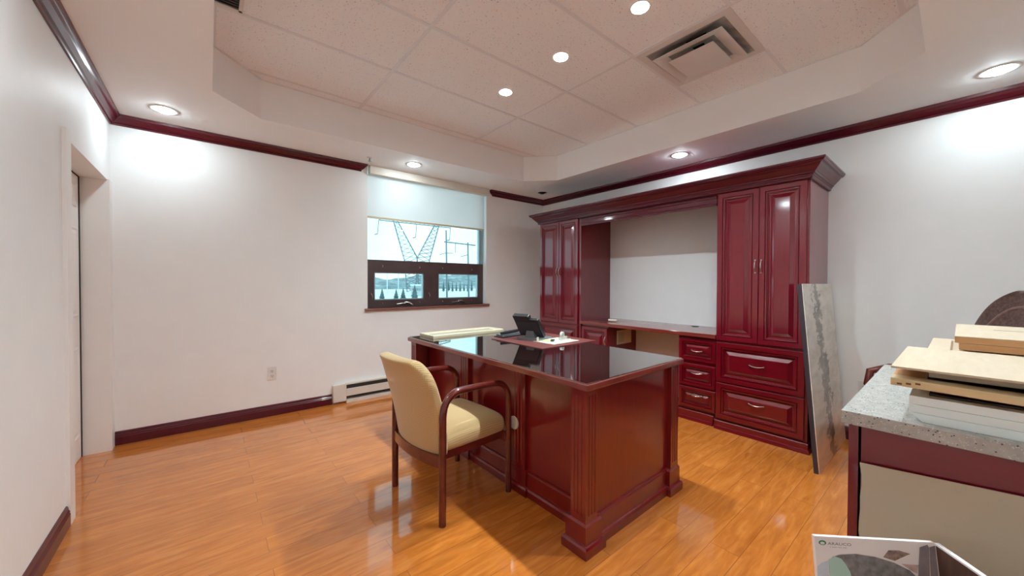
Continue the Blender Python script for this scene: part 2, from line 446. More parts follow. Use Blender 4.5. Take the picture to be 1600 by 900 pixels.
# suspended grid (T bars) clipped to the octagon
def clipx(y):  # x range of the tray at y
    lo, hi = .03, 3.31
    for yy, s in ((3.155, 1), (.43, -1)):
        d = (y-yy)*s
        if d > 0: lo += d; hi -= d
    return lo, hi
def clipy(x):
    lo, hi = .135, 3.45
    if x < .325: lo += .325-x; hi -= .325-x
    if x > 3.015: lo += x-3.015; hi -= x-3.015
    return lo, hi
g = newbm()
for y in (.23, .84, 1.45, 2.065, 2.677, 3.335):
    a, b = clipx(y)
    if y == 3.335: a, b = .21+.03, 3.13
    if y == .84: box(g, a, 2.27, y-.012, y+.012, ZT-.004, ZT); box(g, 2.87, b, y-.012, y+.012, ZT-.004, ZT)
    elif y == 1.45: box(g, a, b, y-.012, y+.012, ZT-.004, ZT)
    else: box(g, a, b, y-.012, y+.012, ZT-.004, ZT)
for x in (1.058, 2.262):
    a, b = clipy(x); box(g, x-.012, x+.012, a, b, ZT-.0045, ZT)
box(g, 2.872-.012, 2.872+.012, .84, 1.45, ZT-.0045, ZT)
# wall angle round the tray
for i in range(8):
    p, q = Vector(OCT[i]), Vector(OCT[(i+1) % 8]); d = (q-p).normalized(); nn = Vector((-d.y, d.x))
    pts = [p, q, q+nn*.018, p+nn*.018]
    prism(g, [(v.x, v.y) for v in pts], ZT-.003, ZT)
obj('ceiling_grid', g, plain('grid_white', (.80, .82, .86, 1), .45, noise=.01), ceil)

# walls
WX0, WX1, WZ0, WZ1 = 1.338, 2.913, .968, 2.51
bm = newbm()
box(bm, XL-.2, WX0, YW, YW+.2, 0, ZC); box(bm, WX1, XR+.2, YW, YW+.2, 0, ZC)
box(bm, WX0, WX1, YW, YW+.2, 0, WZ0)
struct('wall_window', bm, wall_m)
struct('wall_right', mbox(XR, XR+.2, YB-.2, YW+.2, 0, ZC), wall_m)
struct('wall_back', mbox(XL-.2, XR+.2, YB-.2, YB, 0, ZC), wall_m)
bm = newbm()
box(bm, XL-.2, XL, YB-.2, 2.965, 0, ZC)
box(bm, XL-.2, XL, 2.965, YW, 2.005, ZC)
struct('wall_left', bm, wall_m)

# door in a deep white reveal, left wall
bm = mbox(-.735, -.702, 2.99, 3.960, .006, 1.986)
dr = struct('door_1', bm, trimw_m)
dr['kind'] = 'structure'
for k, (za, zb) in enumerate(((1.77, 1.93), (1.005, 1.625), (.165, .795))):
    for (ya, yb) in ((3.07, 3.44), (3.53, 3.90)):
        b2 = rings(newbm(), (-.7025, ya, za), (0, 1, 0), (0, 0, 1), (1, 0, 0), yb-ya, zb-za,
                   [(0, 0), (0, .004), (.012, .0095), (.024, .003), (.05, .0085)])
        obj('door_panel', b2, trimw_m, dr)
jb = newbm()
box(jb, -.765, XL+.012, 3.982, YW, 0, 2.0); box(jb, -.765, -.69, 2.965, 2.985, 0, 2.0)
box(jb, -.765, XL+.002, 2.965, 3.985, 1.995, 2.005)
box(jb, XL-.0, XL+.016, 2.885, 2.972, 0, 2.03); box(jb, XL-.2, XL, 2.962, 2.972, 0, 2.0)
struct('trim_3', jb, trimw_m)
b = mbox(-.80, -.764, 2.9, YW, 0, 2.1)  # near-black backing and weatherstrip: the door's shadow gap put into the colour
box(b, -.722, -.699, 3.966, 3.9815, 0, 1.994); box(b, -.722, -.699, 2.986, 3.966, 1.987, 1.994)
struct('shadow_gap_trim', b, dark_m)

# crown moulding
CP = [(0, 2.437), (.010, 2.437), (.014, 2.447), (.010, 2.451), (.022, 2.455), (.040, 2.472), (.048, 2.486), (.052, 2.49), (.058, 2.492), (.062, 2.510), (0, 2.510)]
struct('trim_1', sweep(newbm(), [(XR, YB), (XR, YW), (3.02, YW), (3.02, YW+.05)], CP), mahog_trim)
struct('trim_2', sweep(newbm(), [(1.262, YW+.05), (1.262, YW), (XL, YW), (XL, YB)], CP), mahog_trim)
BP = [(0, 0), (.016, 0), (.016, .062), (.013, .068), (.015, .074), (.010, .084), (.008, .098), (.004, .104), (0, .104)]
struct('baseboard_left', sweep(newbm(), [(XL, 2.884), (XL, YB)], BP), mahog_trim)
bm = sweep(newbm(), [(.975, YW), (XL+.012, YW)], BP); sweep(bm, [(XR, YW), (3.0, YW)], BP)
struct('baseboard_window', bm, mahog_trim)
struct('baseboard_right', sweep(newbm(), [(XR, YB), (XR, .70)], BP), mahog_trim)

# ------------------------------------------------------------------ window
FY = YW+.074
bm = newbm()
box(bm, WX0, 1.435, FY, FY+.06, WZ0, 1.506); box(bm, 2.84, WX1, FY, FY+.06, WZ0, 1.506)
box(bm, 1.435, 2.84, FY, FY+.06, 1.366, 1.506); box(bm, 1.435, 2.84, FY, FY+.06, WZ0, 1.052)
box(bm, 2.04, 2.233, FY, FY+.06, 1.052, 1.366)
win = struct('window_1', bm, bronze)
f2 = newbm()
box(f2, WX0, WX0+.022, FY+.02, FY+.06, 1.506, WZ1); box(f2, 2.855, WX1, FY+.02, FY+.06, 1.506, WZ1)
box(f2, 2.893, WX1, FY-.008, FY+.02, 1.506, WZ1)
obj('upper_frame', f2, alu, win)
for (a, b) in ((1.435, 2.04), (2.233, 2.84)):
    s = newbm()
    for q in ((a, a+.014, 1.052, 1.366), (b-.014, b, 1.052, 1.366)): box(s, q[0], q[1], FY+.012, FY+.05, q[2], q[3])
    box(s, a, b, FY+.012, FY+.05, 1.052, 1.064); box(s, a, b, FY+.012, FY+.05, 1.356, 1.366)
    sash = obj('vent_sash', s, alu, win)
    obj('pane', mbox(a+.012, b-.012, FY+.035, FY+.039, 1.058, 1.362), pane_m, sash)
obj('pane', mbox(WX0+.02, 2.86, FY+.042, FY+.046, 1.502, WZ1), pane_m, win)
# latches, screws and crank handles
for (xa, za) in ((1.53, 1.435), (1.98, 1.432), (2.29, 1.432), (2.73, 1.425), (1.53, 1.008), (1.98, 1.015), (2.29, 1.012), (2.73, 1.015)):
    b2 = newbm(); tube(b2, [(xa, FY+.002, za-.008), (xa+.004, FY-.006, za), (xa, FY+.002, za+.010)], .0045, 8)
    obj('latch', b2, steel, win, smooth=40)
for xa in (1.79, 2.52):
    b2 = newbm()
    lathe(b2, [(0, 0), (.016, 0), (.013, .02), (0, .022)], (xa, FY-.012, 1.008), 12)
    tube(b2, [(xa, FY-.01, 1.024), (xa+.04, FY-.025, 1.018), (xa+.085, FY-.028, .992)], [.008, .007, .008], 8)
    tube(b2, [(xa-.10, FY-.004, 1.0), (xa, FY-.012, 1.012)], .006, 8)
    obj('crank_handle', b2, steel, win, smooth=40)
for xa in (1.40, 2.10, 2.80):
    b2 = newbm(); tube(b2, [(xa, FY+.002, 1.13), (xa+.012, FY-.012, 1.10), (xa+.012, FY-.012, 1.075), (xa+.004, FY+.002, 1.05)], .004, 8)
    obj('latch', b2, steel, win, smooth=40)
bm = mbox(1.305, 2.955, YW-.028, FY+.01, .942, .968, bev=.004)
struct('trim_4', bm, sill_m)

bl = thing('roller_blind', 'white roller blind pulled down over the top third of the window', 'blind', (2.1, YW, 1.95))
o3 = (2.1, YW, 1.95)
obj('cassette', mbox(1.352, 2.935, YW-.05, YW+.035, 2.425, 2.509, bev=.004), plain('cassette_cream', (.70, .67, .59, 1), .45), bl, off=o3)
obj('blind_fabric', mbox(1.346, 2.884, YW+.022, YW+.0232, 1.975, 2.43), blind_m, bl, off=o3)
obj('bottom_rail', mbox(1.346, 2.884, YW+.016, YW+.029, 1.955, 1.978, bev=.003), cream_frm, bl, off=o3)
b2 = newbm(); tube(b2, [(2.897, YW+.02, 2.43), (2.897, YW+.02, 1.12), (2.902, YW+.005, 1.10), (2.907, YW-.01, 1.12), (2.905, YW-.02, 2.43)], .0016, 6)
obj('pull_chain', b2, white_p, bl, off=o3, smooth=60)

# ------------------------------------------------------------------ electric heater and outlets
t = thing('baseboard_heater', 'long cream electric baseboard heater below the window', 'heater', (1.9, YW, 0))
o3 = (1.9, YW, 0)
y0 = YW-.055
b = newbm(); prism(b, [(.978, y0), (1.105, y0), (1.105, YW-.001), (.978, YW-.001)], .022, .198)
bmesh.ops.bevel(b, geom=b.edges[:], offset=.004, segments=2, affect='EDGES')
obj('end_cover', b, heater_m, t, off=o3)
b = newbm(); box(b, 1.105, 2.95, YW-.012, YW-.001, .0225, .198); box(b, 1.105, 2.95, YW-.045, YW-.001, .185, .199); box(b, 1.105, 2.95, y0, YW-.005, .0, .034)
obj('back_plate', b, heater_m, t, off=o3)
obj('front_cover', mbox(1.105, 2.95, y0+.002, y0+.010, .070, .147, bev=.002), heater_m, t, off=o3)
obj('heating_fins', mbox(1.105, 2.94, YW-.04, YW-.0125, .045, .180), grille_m, t, off=o3)
obj('end_cover', mbox(2.95, 3.0, y0, YW-.001, 0, .198, bev=.003), heater_m, t, off=o3)

def outlet(label, c, face, w=.071, h=.122):
    """face: 'y' on the window wall, 'x' on the right wall"""
    t = thing('wall_outlet', label, 'outlet', c, group=None)
    def put(name, bm, mat):
        if face == 'x': bmesh.ops.rotate(bm, verts=bm.verts[:], cent=(0, 0, 0), matrix=Matrix.Rotation(-PI/2, 3, 'Z'))
        obj(name, bm, mat, t)
    put('cover_plate', mbox(-w/2, w/2, -.006, 0, -h/2, h/2, bev=.002), white_p)
    for z in (-.022, .022):
        b = mbox(-.017, .017, -.0085, -.005, z-.014, z+.014, bev=.003); put('socket', b, white_p)
        b = newbm()
        for x in (-.006, .006): box(b, x-.0015, x+.0015, -.0092, -.008, z-.004, z+.007)
        box(b, -.003, .003, -.0092, -.008, z-.012, z-.007)
        put('slots', b, dark_m)
outlet('white duplex outlet low on the window wall left of the heater', (.4595, YW, .397), 'y')
outlet('white duplex outlet on the right wall behind the quartz counter', (XR, .47, .42), 'x', .075, .14)

# ------------------------------------------------------------------ downlights
def downlight(x, y, z, r, lit, label, group, deep=.075):
    t = thing('recessed_downlight', label, 'ceiling light', (x, y, z), group=group)
    b = newbm(); lathe(b, [(r*.93, .002), (r*.93, -.003), (r*1.16, -.004), (r*1.22, -.001), (r*1.22, .0), (r*.93, 0)], seg=32)
    obj('trim_ring', b, white_p if lit else refl_m, t, smooth=40)
    b = newbm(); lathe(b, [(r*.95, 0), (r*.9, deep*.5), (r*.62, deep), (0, deep)], seg=32)
    obj('reflector', b, refl_m if lit else dark_m, t, smooth=50)
    b = newbm(); lathe(b, [(0, -.022 if z < 2.6 else deep*.2), (r*.40, -.018 if z < 2.6 else deep*.24), (r*.62, -.002 if z < 2.6 else deep*.4), (r*.60, deep*.6), (r*.3, deep*.97)], seg=24)
    obj('bulb', b, (bulb_tray_m if z > 2.6 else bulb_dim_m if abs(y-1.765) < .01 and x > 3 else bulb_m) if lit else dark_m, t, smooth=60)
    return t
SL = ['lit downlight in the soffit at the left end of the window wall', 'lit downlight in the soffit just above the window blind',
      'small lit downlight in the soffit above the wall unit cornice', 'lit downlight in the soffit over the bare right wall',
      'soffit downlight outside the view along the left wall', 'soffit downlight outside the view in the near left corner', 'soffit downlight outside the view along the near wall']
for (x, y), l in zip(SOFFIT_LIGHTS, SL): downlight(x, y, ZC, .07, True, l, 'recessed downlights')
TL = ['lit downlight in the ceiling tiles beside the air diffuser, cut by the photo edge', 'lit downlight in the middle of the ceiling tiles, second of the tray row',
      'lit downlight in the ceiling tiles nearest the window', 'tray downlight outside the view above the camera']
for (x, y), l in zip(TRAY_LIGHTS, TL): downlight(x, y, ZT, .051, True, l, 'recessed downlights')
downlight(*DEAD_LIGHT, ZC, .065, False, 'unlit dark downlight in the soffit corner above the left cabinet', 'recessed downlights')

# air diffuser
t = thing('air_diffuser', 'square white stepped air diffuser in the tiled ceiling', 'vent', (2.57, 1.14, ZT))
def ringplate(b, x0, x1, y0, y1, m, z0, z1, slope):
    o_ = [(x0, y0), (x1, y0), (x1, y1), (x0, y1)]; i_ = [(x0+m, y0+m), (x1-m, y0+m), (x1-m, y1-m), (x0+m, y1-m)]
    rows = []
    for pts, z in ((o_, z0), (i_, z0+slope), (i_, z0+slope+.004), (o_, z0+.004)):
        rows.append([b.verts.new((x, y, z)) for x, y in pts])
    for j in range(4):
        p, q = rows[j], rows[(j+1) % 4]
        for i in range(4): b.faces.new((p[i], p[(i+1) % 4], q[(i+1) % 4], q[i]))
dif_m = plain('diffuser_white', (.72, .70, .68, 1), .35, noise=.02)
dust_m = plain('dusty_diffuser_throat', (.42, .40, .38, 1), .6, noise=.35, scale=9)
o3 = (2.57, 1.14, ZT)
b = newbm(); ringplate(b, 2.274, 2.872, .842, 1.438, .048, ZT-.006, 0, .0); obj('frame', b, dif_m, t, off=o3)
b = newbm(); ringplate(b, 2.322, 2.826, .888, 1.392, .185, ZT-.002, 0, .075); obj('throat', b, dust_m, t, off=o3)
b = newbm(); ringplate(b, 2.375, 2.835, .925, 1.37, .075, ZT-.026, 0, .024); obj('cone', b, dif_m, t, off=o3)
b = newbm(); ringplate(b, 2.45, 2.76, 1.0, 1.295, .11, ZT-.004, 0, .05); obj('inner_cone', b, dust_m, t, off=o3)
obj('centre_plate', mbox(2.455, 2.765, 1.005, 1.295, ZT-.040, ZT-.036, bev=.0015), dif_m, t, off=o3)
obj('damper', lathe(newbm(), [(0, ZT+.078), (.09, ZT+.078), (.09, ZT+.083), (0, ZT+.083)], (2.575, 1.14, 0), 24), dark_m, t, off=o3)
# return grille, only its corner shows
t = thing('return_grille', 'small dark return air grille in the ceiling corner at the top left', 'vent', (.13, 2.45, ZT))
o3 = (.13, 2.45, ZT)
b = newbm()
box(b, .03, .16, 2.642, 2.66, ZT-.008, ZT); box(b, .145, .165, 2.06, 2.66, ZT-.008, ZT); box(b, .03, .16, 2.06, 2.08, ZT-.008, ZT)
obj('frame', b, dif_m, t, off=o3)
b = newbm()
for k in range(24):
    y = 2.085+k*.0235; box(b, .031, .145, y, y+.010, ZT-.006, ZT-.001)
obj('louvre', b, grille_m, t, off=o3)
obj('duct_opening', mbox(.031, .145, 2.08, 2.642, ZT-.0012, ZT-.0002), dark_m, t, off=o3)
# sprinkler
t = thing('ceiling_sprinkler', 'tiny sprinkler head on the soffit at the end of the crown moulding', 'sprinkler', (1.268, 3.80, ZC))
b = newbm(); lathe(b, [(0, 0), (.03, 0), (.024, -.006), (0, -.006)], seg=16); obj('escutcheon', b, white_p, t, smooth=40)
b = newbm(); lathe(b, [(.008, -.005), (.008, -.02), (.014, -.026), (.006, -.034), (.018, -.038), (.018, -.041), (0, -.041)], seg=16)
obj('nozzle', b, alu, t, smooth=40)

# ------------------------------------------------------------------ wall unit
XF, XF2 = 3.39, 3.415
DOOR = [(0, 0), (0, .016), (.004, .020), (.038, .020), (.041, .010), (.045, .010), (.048, .018), (.055, .017), (.058, .008), (.062, .008), (.065, .002), (.075, .002), (.100, .0165), (.103, .0198), (.105, .0198)]
DRAW = [(0, 0), (0, .016), (.004, .020), (.026, .020), (.029, .010), (.032, .010), (.035, .018), (.040, .017), (.043, .008), (.046, .002), (.053, .002), (.071, .0165), (.074, .0198), (.076, .0198)]
def front(name, parent, off, x, ya, yb, za, zb, prof, mat=None, shrink=1.0):
    """raised-panel front facing -x; x is its outermost plane"""
    pr = [(i*shrink, h) for i, h in prof]
    b = rings(newbm(), (x+.020, yb, za), (0, -1, 0), (0, 0, 1), (-1, 0, 0), yb-ya, zb-za, pr)
    return obj(name, b, mat or mahog, parent, off=off)
def pull(parent, off, x, y, z, vertical, L=.10):
    b = newbm(); pts = []
    for k in range(9):
        s = (k/8-.5)*L; d = .022*(1-(2*k/8-1)**2)+.006
        pts.append((x-d, y, z+s) if vertical else (x-d, y+s, z-.006*(1-(2*k/8-1)**2)))
    tube(b, pts, .0042, 8)
    for s in (-L/2, L/2):
        p = (x, y, z+s) if vertical else (x, y+s, z)
        tube(b, [p, (p[0]-.010, p[1], p[2])], .0065, 8)
    return obj('handle', b, steel, parent, off=off, smooth=50)
def base_trim(b, x, ya, yb, xback, left=True, right=True, ztop=.075):
    pr = [(0, 0), (.016, 0), (.016, .012), (.012, .026), (.006, .030), (.006, ztop-.006), (0, ztop)]
    path = [(xback, ya), (x+.006, ya), (x+.006, yb), (xback, yb)]
    if not right: path = path[1:]
    if not left: path = path[:-1]
    sweep(b, path, pr)

# tall right cabinet
def tall_cabinet(label, ya, yb, da, db, seam, dz0, dz1, drawers, hz, lf=True, rf=True):
    off = (XF+.3, (ya+yb)/2, 0)
    t = thing('tall_cabinet', label, 'cabinet', off)
    b = newbm(); box(b, XF+.020, XR-.002, ya, yb, .0, 2.035)
    obj('carcass', b, mahog, t, off=off)
    b = newbm(); base_trim(b, XF-.004, ya-.004 if rf else ya, yb+.004 if lf else yb, XR-.004, left=lf, right=rf)
    obj('plinth', b, mahog_h, t, off=off)
    d1 = front('door', t, off, XF, da, seam-.0015, dz0, dz1, DOOR)
    pull(d1, off, XF, seam-.021, hz, True)
    d2 = front('door', t, off, XF, seam+.0015, db, dz0, dz1, DOOR)
    pull(d2, off, XF, seam+.021, hz, True)
    for (za, zb, hh) in drawers:
        d = front('drawer', t, off, XF, da, db, za, zb, DOOR, mahog_h)
        pull(d, off, XF-.0, (da+db)/2, hh, False, .105)
    return t
tall_cabinet('tall mahogany cabinet with double doors and two wide drawers, beside the leaning stone slab', .706, 1.345, .722, 1.336, 1.026, .766, 2.018,
             [(.410, .748, .590), (.092, .400, .279)], 1.39, lf=False)
tall_cabinet('tall mahogany cabinet with narrow double doors in the corner near the window', 2.858, 3.545, 2.893, 3.538, 3.199, .760, 2.018,
             [(.410, .748, .590), (.092, .400, .279)], 1.395, rf=False)
# drawer unit left of the right tall cabinet
off = (XF2+.28, 1.51, 0)
t = thing('drawer_cabinet', 'low mahogany three drawer unit under the worktop beside the tall cabinet', 'cabinet', off)
obj('carcass', mbox(XF2+.020, XR-.002, 1.347, 1.685, 0, .770), mahog, t, off=off)
b = newbm(); base_trim(b, XF2-.004, 1.367, 1.689, XR-.004, right=False, ztop=.09); obj('plinth', b, mahog_h, t, off=off)
for za, zb, hh in ((.545, .745, .648), (.315, .515, .447), (.112, .300, .243)):
    d = front('drawer', t, off, XF2, 1.352, 1.672, za, zb, DRAW, mahog_h)
    pull(d, off, XF2, 1.51, hh-.004, False, .10)
# low door cabinet beside the left tall cabinet
off = (XF2+.28, 2.66, 0)
t = thing('base_cabinet', 'low mahogany single door cabinet under the worktop next to the corner cabinet', 'cabinet', off)
obj('carcass', mbox(XF2+.020, XR-.002, 2.481, 2.856, 0, .770), mahog, t, off=off)
b = newbm(); base_trim(b, XF2-.004, 2.477, 2.834, XR-.004, left=False); obj('plinth', b, mahog_h, t, off=off)
d = front('door', t, off, XF2, 2.486, 2.850, .085, .748, DOOR)
pull(d, off, XF2, 2.507, .61, True, .085)
# worktop
off = (3.7, 2.1, .772)
t = thing('worktop', 'long mahogany worktop spanning the kneehole between the two tall cabinets', 'worktop', off)
b = mbox(XF-.0, XR-.001, 1.347, 2.856, .772, .807, bev=.004)
obj('counter_slab', b, mahog_desktop, t, off=off)
b = newbm(); lathe(b, [(0, .8068), (.036, .8068), (.036, .811), (.028, .813), (0, .8105)], (3.90, 1.745, 0), 24)
obj('cable_grommet', b, black_p, t, off=off, smooth=40)
# plate on the side of the base cabinet
t = thing('vent_plate', 'cream square plate on the inner kneehole side of the low cabinet', 'plate', (3.73, 2.481, .635))
off = (3.73, 2.481, .635)
obj('cover_plate', mbox(3.588, 3.875, 2.475, 2.4808, .552, .712, bev=.002), ivory, t, off=off)
obj('insert', mbox(3.615, 3.72, 2.472, 2.4755, .575, .69, bev=.001), clear_m, t, off=off)
obj('insert', mbox(3.725, 3.85, 2.473, 2.4755, .572, .692, bev=.001), ivory, t, off=off)
# rolled cloth on the worktop
b = newbm(); tube(b, [(3.60, 2.60, .822), (3.61, 2.56, .823), (3.62, 2.50, .822)], [.014, .0155, .014], 14)
tag(obj('cloth_roll', b, ivory, off=(3.61, 2.55, .807), smooth=50), 'small cream rolled bundle lying on the mahogany worktop', 'roll')
# cornice with valance
off = (3.6, 2.1, 2.0)
t = thing('cornice', 'long stepped mahogany cornice across the top of the wall unit', 'cornice', off)
pr = [(0, 2.020), (.012, 2.020), (.016, 2.030), (.016, 2.038), (.022, 2.042), (.022, 2.050), (.032, 2.054), (.034, 2.064), (.040, 2.068), (.050, 2.080),
      (.066, 2.098), (.074, 2.110), (.078, 2.114), (.090, 2.117), (.098, 2.130), (.102, 2.132), (.102, 2.145), (0, 2.145)]
x0 = XF-.001
b = sweep(newbm(), [(XR-.002, 3.547), (x0, 3.547), (x0, .704), (XR-.002, .704)][::-1], pr)
box(b, XF+.02, XR-.002, .704, 3.547, 2.037, 2.145)
obj('crown', b, mahog_trim, t, off=off)
pv = [(0, 1.925), (.020, 1.925), (.020, 1.944), (.012, 1.950), (.010, 1.985), (.016, 1.992), (.016, 2.004), (.008, 2.010), (.008, 2.037), (0, 2.037)]
obj('valance', sweep(newbm(), [(XF+.022, 1.347), (XF+.022, 2.856)], pv), mahog_trim, t, off=off)

# leaning stone slab
sl_h, sl_t = 1.255, .030
ang = math.atan2(.105, 1.25)
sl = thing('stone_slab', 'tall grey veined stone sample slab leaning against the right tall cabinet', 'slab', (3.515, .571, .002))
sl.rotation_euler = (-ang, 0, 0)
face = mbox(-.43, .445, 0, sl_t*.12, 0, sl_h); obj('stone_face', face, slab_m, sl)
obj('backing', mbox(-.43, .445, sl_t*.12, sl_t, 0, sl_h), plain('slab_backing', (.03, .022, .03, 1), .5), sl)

# ------------------------------------------------------------------ desk (local: u = x, v = y)
DK = thing('executive_desk', 'large mahogany executive desk with glass top and fluted corner columns', 'desk', (1.302, 1.052, 0), math.radians(.55))
W, L = .925, 1.875
def flute_col(b, u0, v0, w, d, z0, z1, faces):
    """square column with flutes cut as grooves on the named faces; outline swept vertically"""
    def side(n, length):
        # returns outline offsets (s, depth) along a face
        out = [(0, 0)]
        gw = length/9
        for k in range(3):
            s = length*(k+1)/4
            out += [(s-gw*.6, 0), (s-gw*.35, .004), (s+gw*.35, .004), (s+gw*.6, 0)]
        return out
    pts = []
    dirs = [('s', (u0, v0), (1, 0), (0, 1), w), ('e', (u0+w, v0), (0, 1), (-1, 0), d), ('n', (u0+w, v0+d), (-1, 0), (0, -1), w), ('w', (u0, v0+d), (0, -1), (1, 0), d)]
    for nm, p, dr_, inn, ln in dirs:
        o_ = side(0, ln) if nm in faces else [(0, 0)]
        for s, dp in o_: pts.append((p[0]+dr_[0]*s+inn[0]*dp, p[1]+dr_[1]*s+inn[1]*dp))
    prism(b, pts, z0+.03, z1-.03)
    prism(b, [(u0, v0), (u0+w, v0), (u0+w, v0+d), (u0, v0+d)], z0, z0+.03)
    prism(b, [(u0, v0), (u0+w, v0), (u0+w, v0+d), (u0, v0+d)], z1-.03, z1)
def plinth(b, u0, u1, v0, v1):
    c = [(u0, v0), (u1, v0), (u1, v1), (u0, v1)]
    pr = [(0, 0), (-.0, 0), (0, .040), (-.006, .052), (-.014, .054), (-.014, .140), (-.022, .150), (-.04, .150)]
    rows = []
    for ins, z in ((0, 0), (0, .040), (.006, .050), (.014, .054), (.014, .138), (.022, .148)):
        rows.append([b.verts.new((x+(ins if x == u0 else -ins), y+(ins if y == v0 else -ins), z)) for x, y in c])
    b.faces.new(rows[0][::-1]); b.faces.new(rows[-1])
    for p, q in zip(rows, rows[1:]):
        for i in range(4): b.faces.new((p[i], p[(i+1) % 4], q[(i+1) % 4], q[i]))
ZD = .765
cw = .088
RU = .155   # recess of the long side
for (u0, v0, f) in ((.022, .022, 'sw'), (W-.022-cw, .022, 'se'), (.022, L-.022-cw, 'nw'), (W-.022-cw, L-.022-cw, 'ne')):
    b = newbm(); flute_col(b, u0, v0, cw, cw, .148, ZD, f)
    c = obj('corner_column', b, mahog_desk, DK)
    b = newbm()
    pu0, pu1 = (0, .150) if u0 < .3 else (W-.150, W)
    pv0, pv1 = (0, .150) if v0 < .3 else (L-.150, L)
    plinth(b, pu0, pu1, pv0, pv1); obj('column_plinth', b, mahog_desk, c)
for v0 in (.560, 1.165):
    b = newbm(); flute_col(b, RU-.022, v0, .04, .115, .148, ZD, 'w')
    c = obj('pilaster', b, mahog_desk, DK)
    b = newbm(); plinth(b, RU-.034, RU+.02, v0-.022, v0+.137); obj('column_plinth', b, mahog_desk, c)
    if v0 < 1:
        b = newbm(); lathe(b, [(0, .0), (.040, 0), (.038, .006), (0, .008)], seg=24)
        bmesh.ops.rotate(b, verts=b.verts[:], cent=(0, 0, 0), matrix=Matrix.Rotation(-PI/2, 3, 'Y'))
        bmesh.ops.translate(b, verts=b.verts[:], vec=(RU-.022, v0+.095, .405))
        tag(obj('round_cap', b, ivory, c, smooth=40), 'cream round cap')
obj('modesty_panel', mbox(RU, RU+.02, .09, L-.09, .0, ZD), mahog_desk, DK)
obj('end_panel', mbox(.09, W-.09, .046, .066, 0, ZD), mahog_desk, DK)
obj('end_panel', mbox(.09, W-.09, L-.066, L-.046, 0, ZD), mahog_desk, DK)
obj('rear_panel', mbox(W-.066, W-.046, .09, L-.09, 0, ZD), mahog_desk, DK)
BM = [(0, 0), (.022, 0), (.022, .036), (.017, .048), (.010, .052), (.010, .132), (.006, .140), (.008, .146), (0, .150)]
b = newbm()
sweep(b, [(.12, .046), (.12+.0, .046)][:0] or [(W-.13, .046), (.13, .046)], BM)
obj('base_moulding', b, mahog_desk, DK)
b = newbm(); sweep(b, [(RU, .12), (RU, L-.12)], BM); obj('base_moulding', b, mahog_desk, DK)
b = newbm(); sweep(b, [(W-.046, L-.12), (W-.046, .12)], BM); obj('base_moulding', b, mahog_desk, DK)
b = newbm(); sweep(b, [(.13, L-.046), (W-.13, L-.046)], BM); obj('base_moulding', b, mahog_desk, DK)
obj('desk_top', mbox(0, W, 0, L, ZD, .794, bev=.004), mahog_desktop, DK)
obj('glass_sheet', mbox(.008, W-.008, .008, L-.008, .7942, .800, bev=.0012), desk_glass, DK)

# ------------------------------------------------------------------ things on the desk
ZG = .8005
t = thing('picture_frame', 'cream picture frame lying flat on the far end of the desk', 'frame', (1.76, 2.80, ZG), math.radians(1))
b = rings(newbm(), (-.365, -.105, 0), (1, 0, 0), (0, 1, 0), (0, 0, 1), .73, .235, [(0, 0), (0, .018), (.004, .022), (.020, .024), (.034, .016), (.046, .013), (.046, .006)])
obj('moulding', b, cream_frm, t)
obj('picture', mbox(-.318, .318, -.058, .083, .0065, .0075), plain('picture_grey', (.38, .36, .33, 1), .5), t)
b = mbox(1.752, 2.335, 1.80, 2.385, ZG, ZG+.005, bev=.0015)
tag(obj('desk_pad', b, pad_m, off=(2.04, 2.09, ZG)), 'burgundy leather desk pad lying on the glass desk top', 'desk pad')
# hole punch like black tool at the back
t = thing('hole_punch', 'black hole punch lying behind the telephone on the desk pad', 'hole punch', (1.95, 2.40, ZG+.0), math.radians(8))
b = newbm(); prism(b, [(-.13, -.05), (.13, -.05), (.13, .05), (-.13, .05)], .0055, .014); obj('base', b, black_p, t)
b = newbm()
for s in (-1, 1):
    pass
prism(b, [(-.12, -.035), (.12, -.035), (.12, .035), (-.12, .035)], .014, .030)
obj('punch_block', b, grey_p, t)
b = newbm(); tube(b, [(-.12, -.02, .040), (.05, -.02, .046), (.14, -.015, .050)], [.012, .013, .011], 10); obj('lever', b, black_p, t, smooth=50)
for x in (.02, .07):
    b = newbm(); lathe(b, [(0, .03), (.012, .03), (.012, .050), (0, .052)], (x, .015, 0), 12); obj('pin', b, steel, t, smooth=40)
# telephone
zt = ZG+.0055
t = thing('desk_telephone', 'black desk telephone with tilted screen standing on the desk pad', 'telephone', (2.0, 2.15, zt), math.radians(-78))
b = newbm()
prism(b, [(-.10, -.09), (.10, -.09), (.10, .10), (-.10, .10)], 0, .018)
obj('base', b, grey_p, t)
b = newbm(); pts = [(-.05, .018), (.04, .018), (.025, .085), (-.035, .085)]
rows = [[b.verts.new((x, y, z)) for x, z in pts] for y in (-.05, .07)]
b.faces.new(rows[0]); b.faces.new(rows[1][::-1])
for i in range(4): b.faces.new((rows[0][i], rows[0][(i+1) % 4], rows[1][(i+1) % 4], rows[1][i]))
obj('stand', b, grey_p, t)
body = mbox(-.115, .115, -.012, .016, -.085, .085, bev=.004)
def tilt(b):
    bmesh.ops.rotate(b, verts=b.verts[:], cent=(0, 0, 0), matrix=Matrix.Rotation(math.radians(34), 3, 'X'))
    bmesh.ops.translate(b, verts=b.verts[:], vec=(-.01, -.05, .098))
    return b
bo = obj('screen_body', tilt(body), black_p, t)
obj('screen', tilt(mbox(-.10, .10, .0155, .0175, -.05, .07)), plain('screen_glass', (.015, .018, .022, 1), .08), bo)
obj('back_cover', tilt(mbox(-.095, .095, -.016, -.0118, -.06, .06, bev=.002)), plain('back_cover_grey', (.03, .033, .038, 1), .4), bo)
h = mbox(-.112, .04, -.018, .022, .085, .118, bev=.008)
obj('handset', tilt(h), black_p, t)
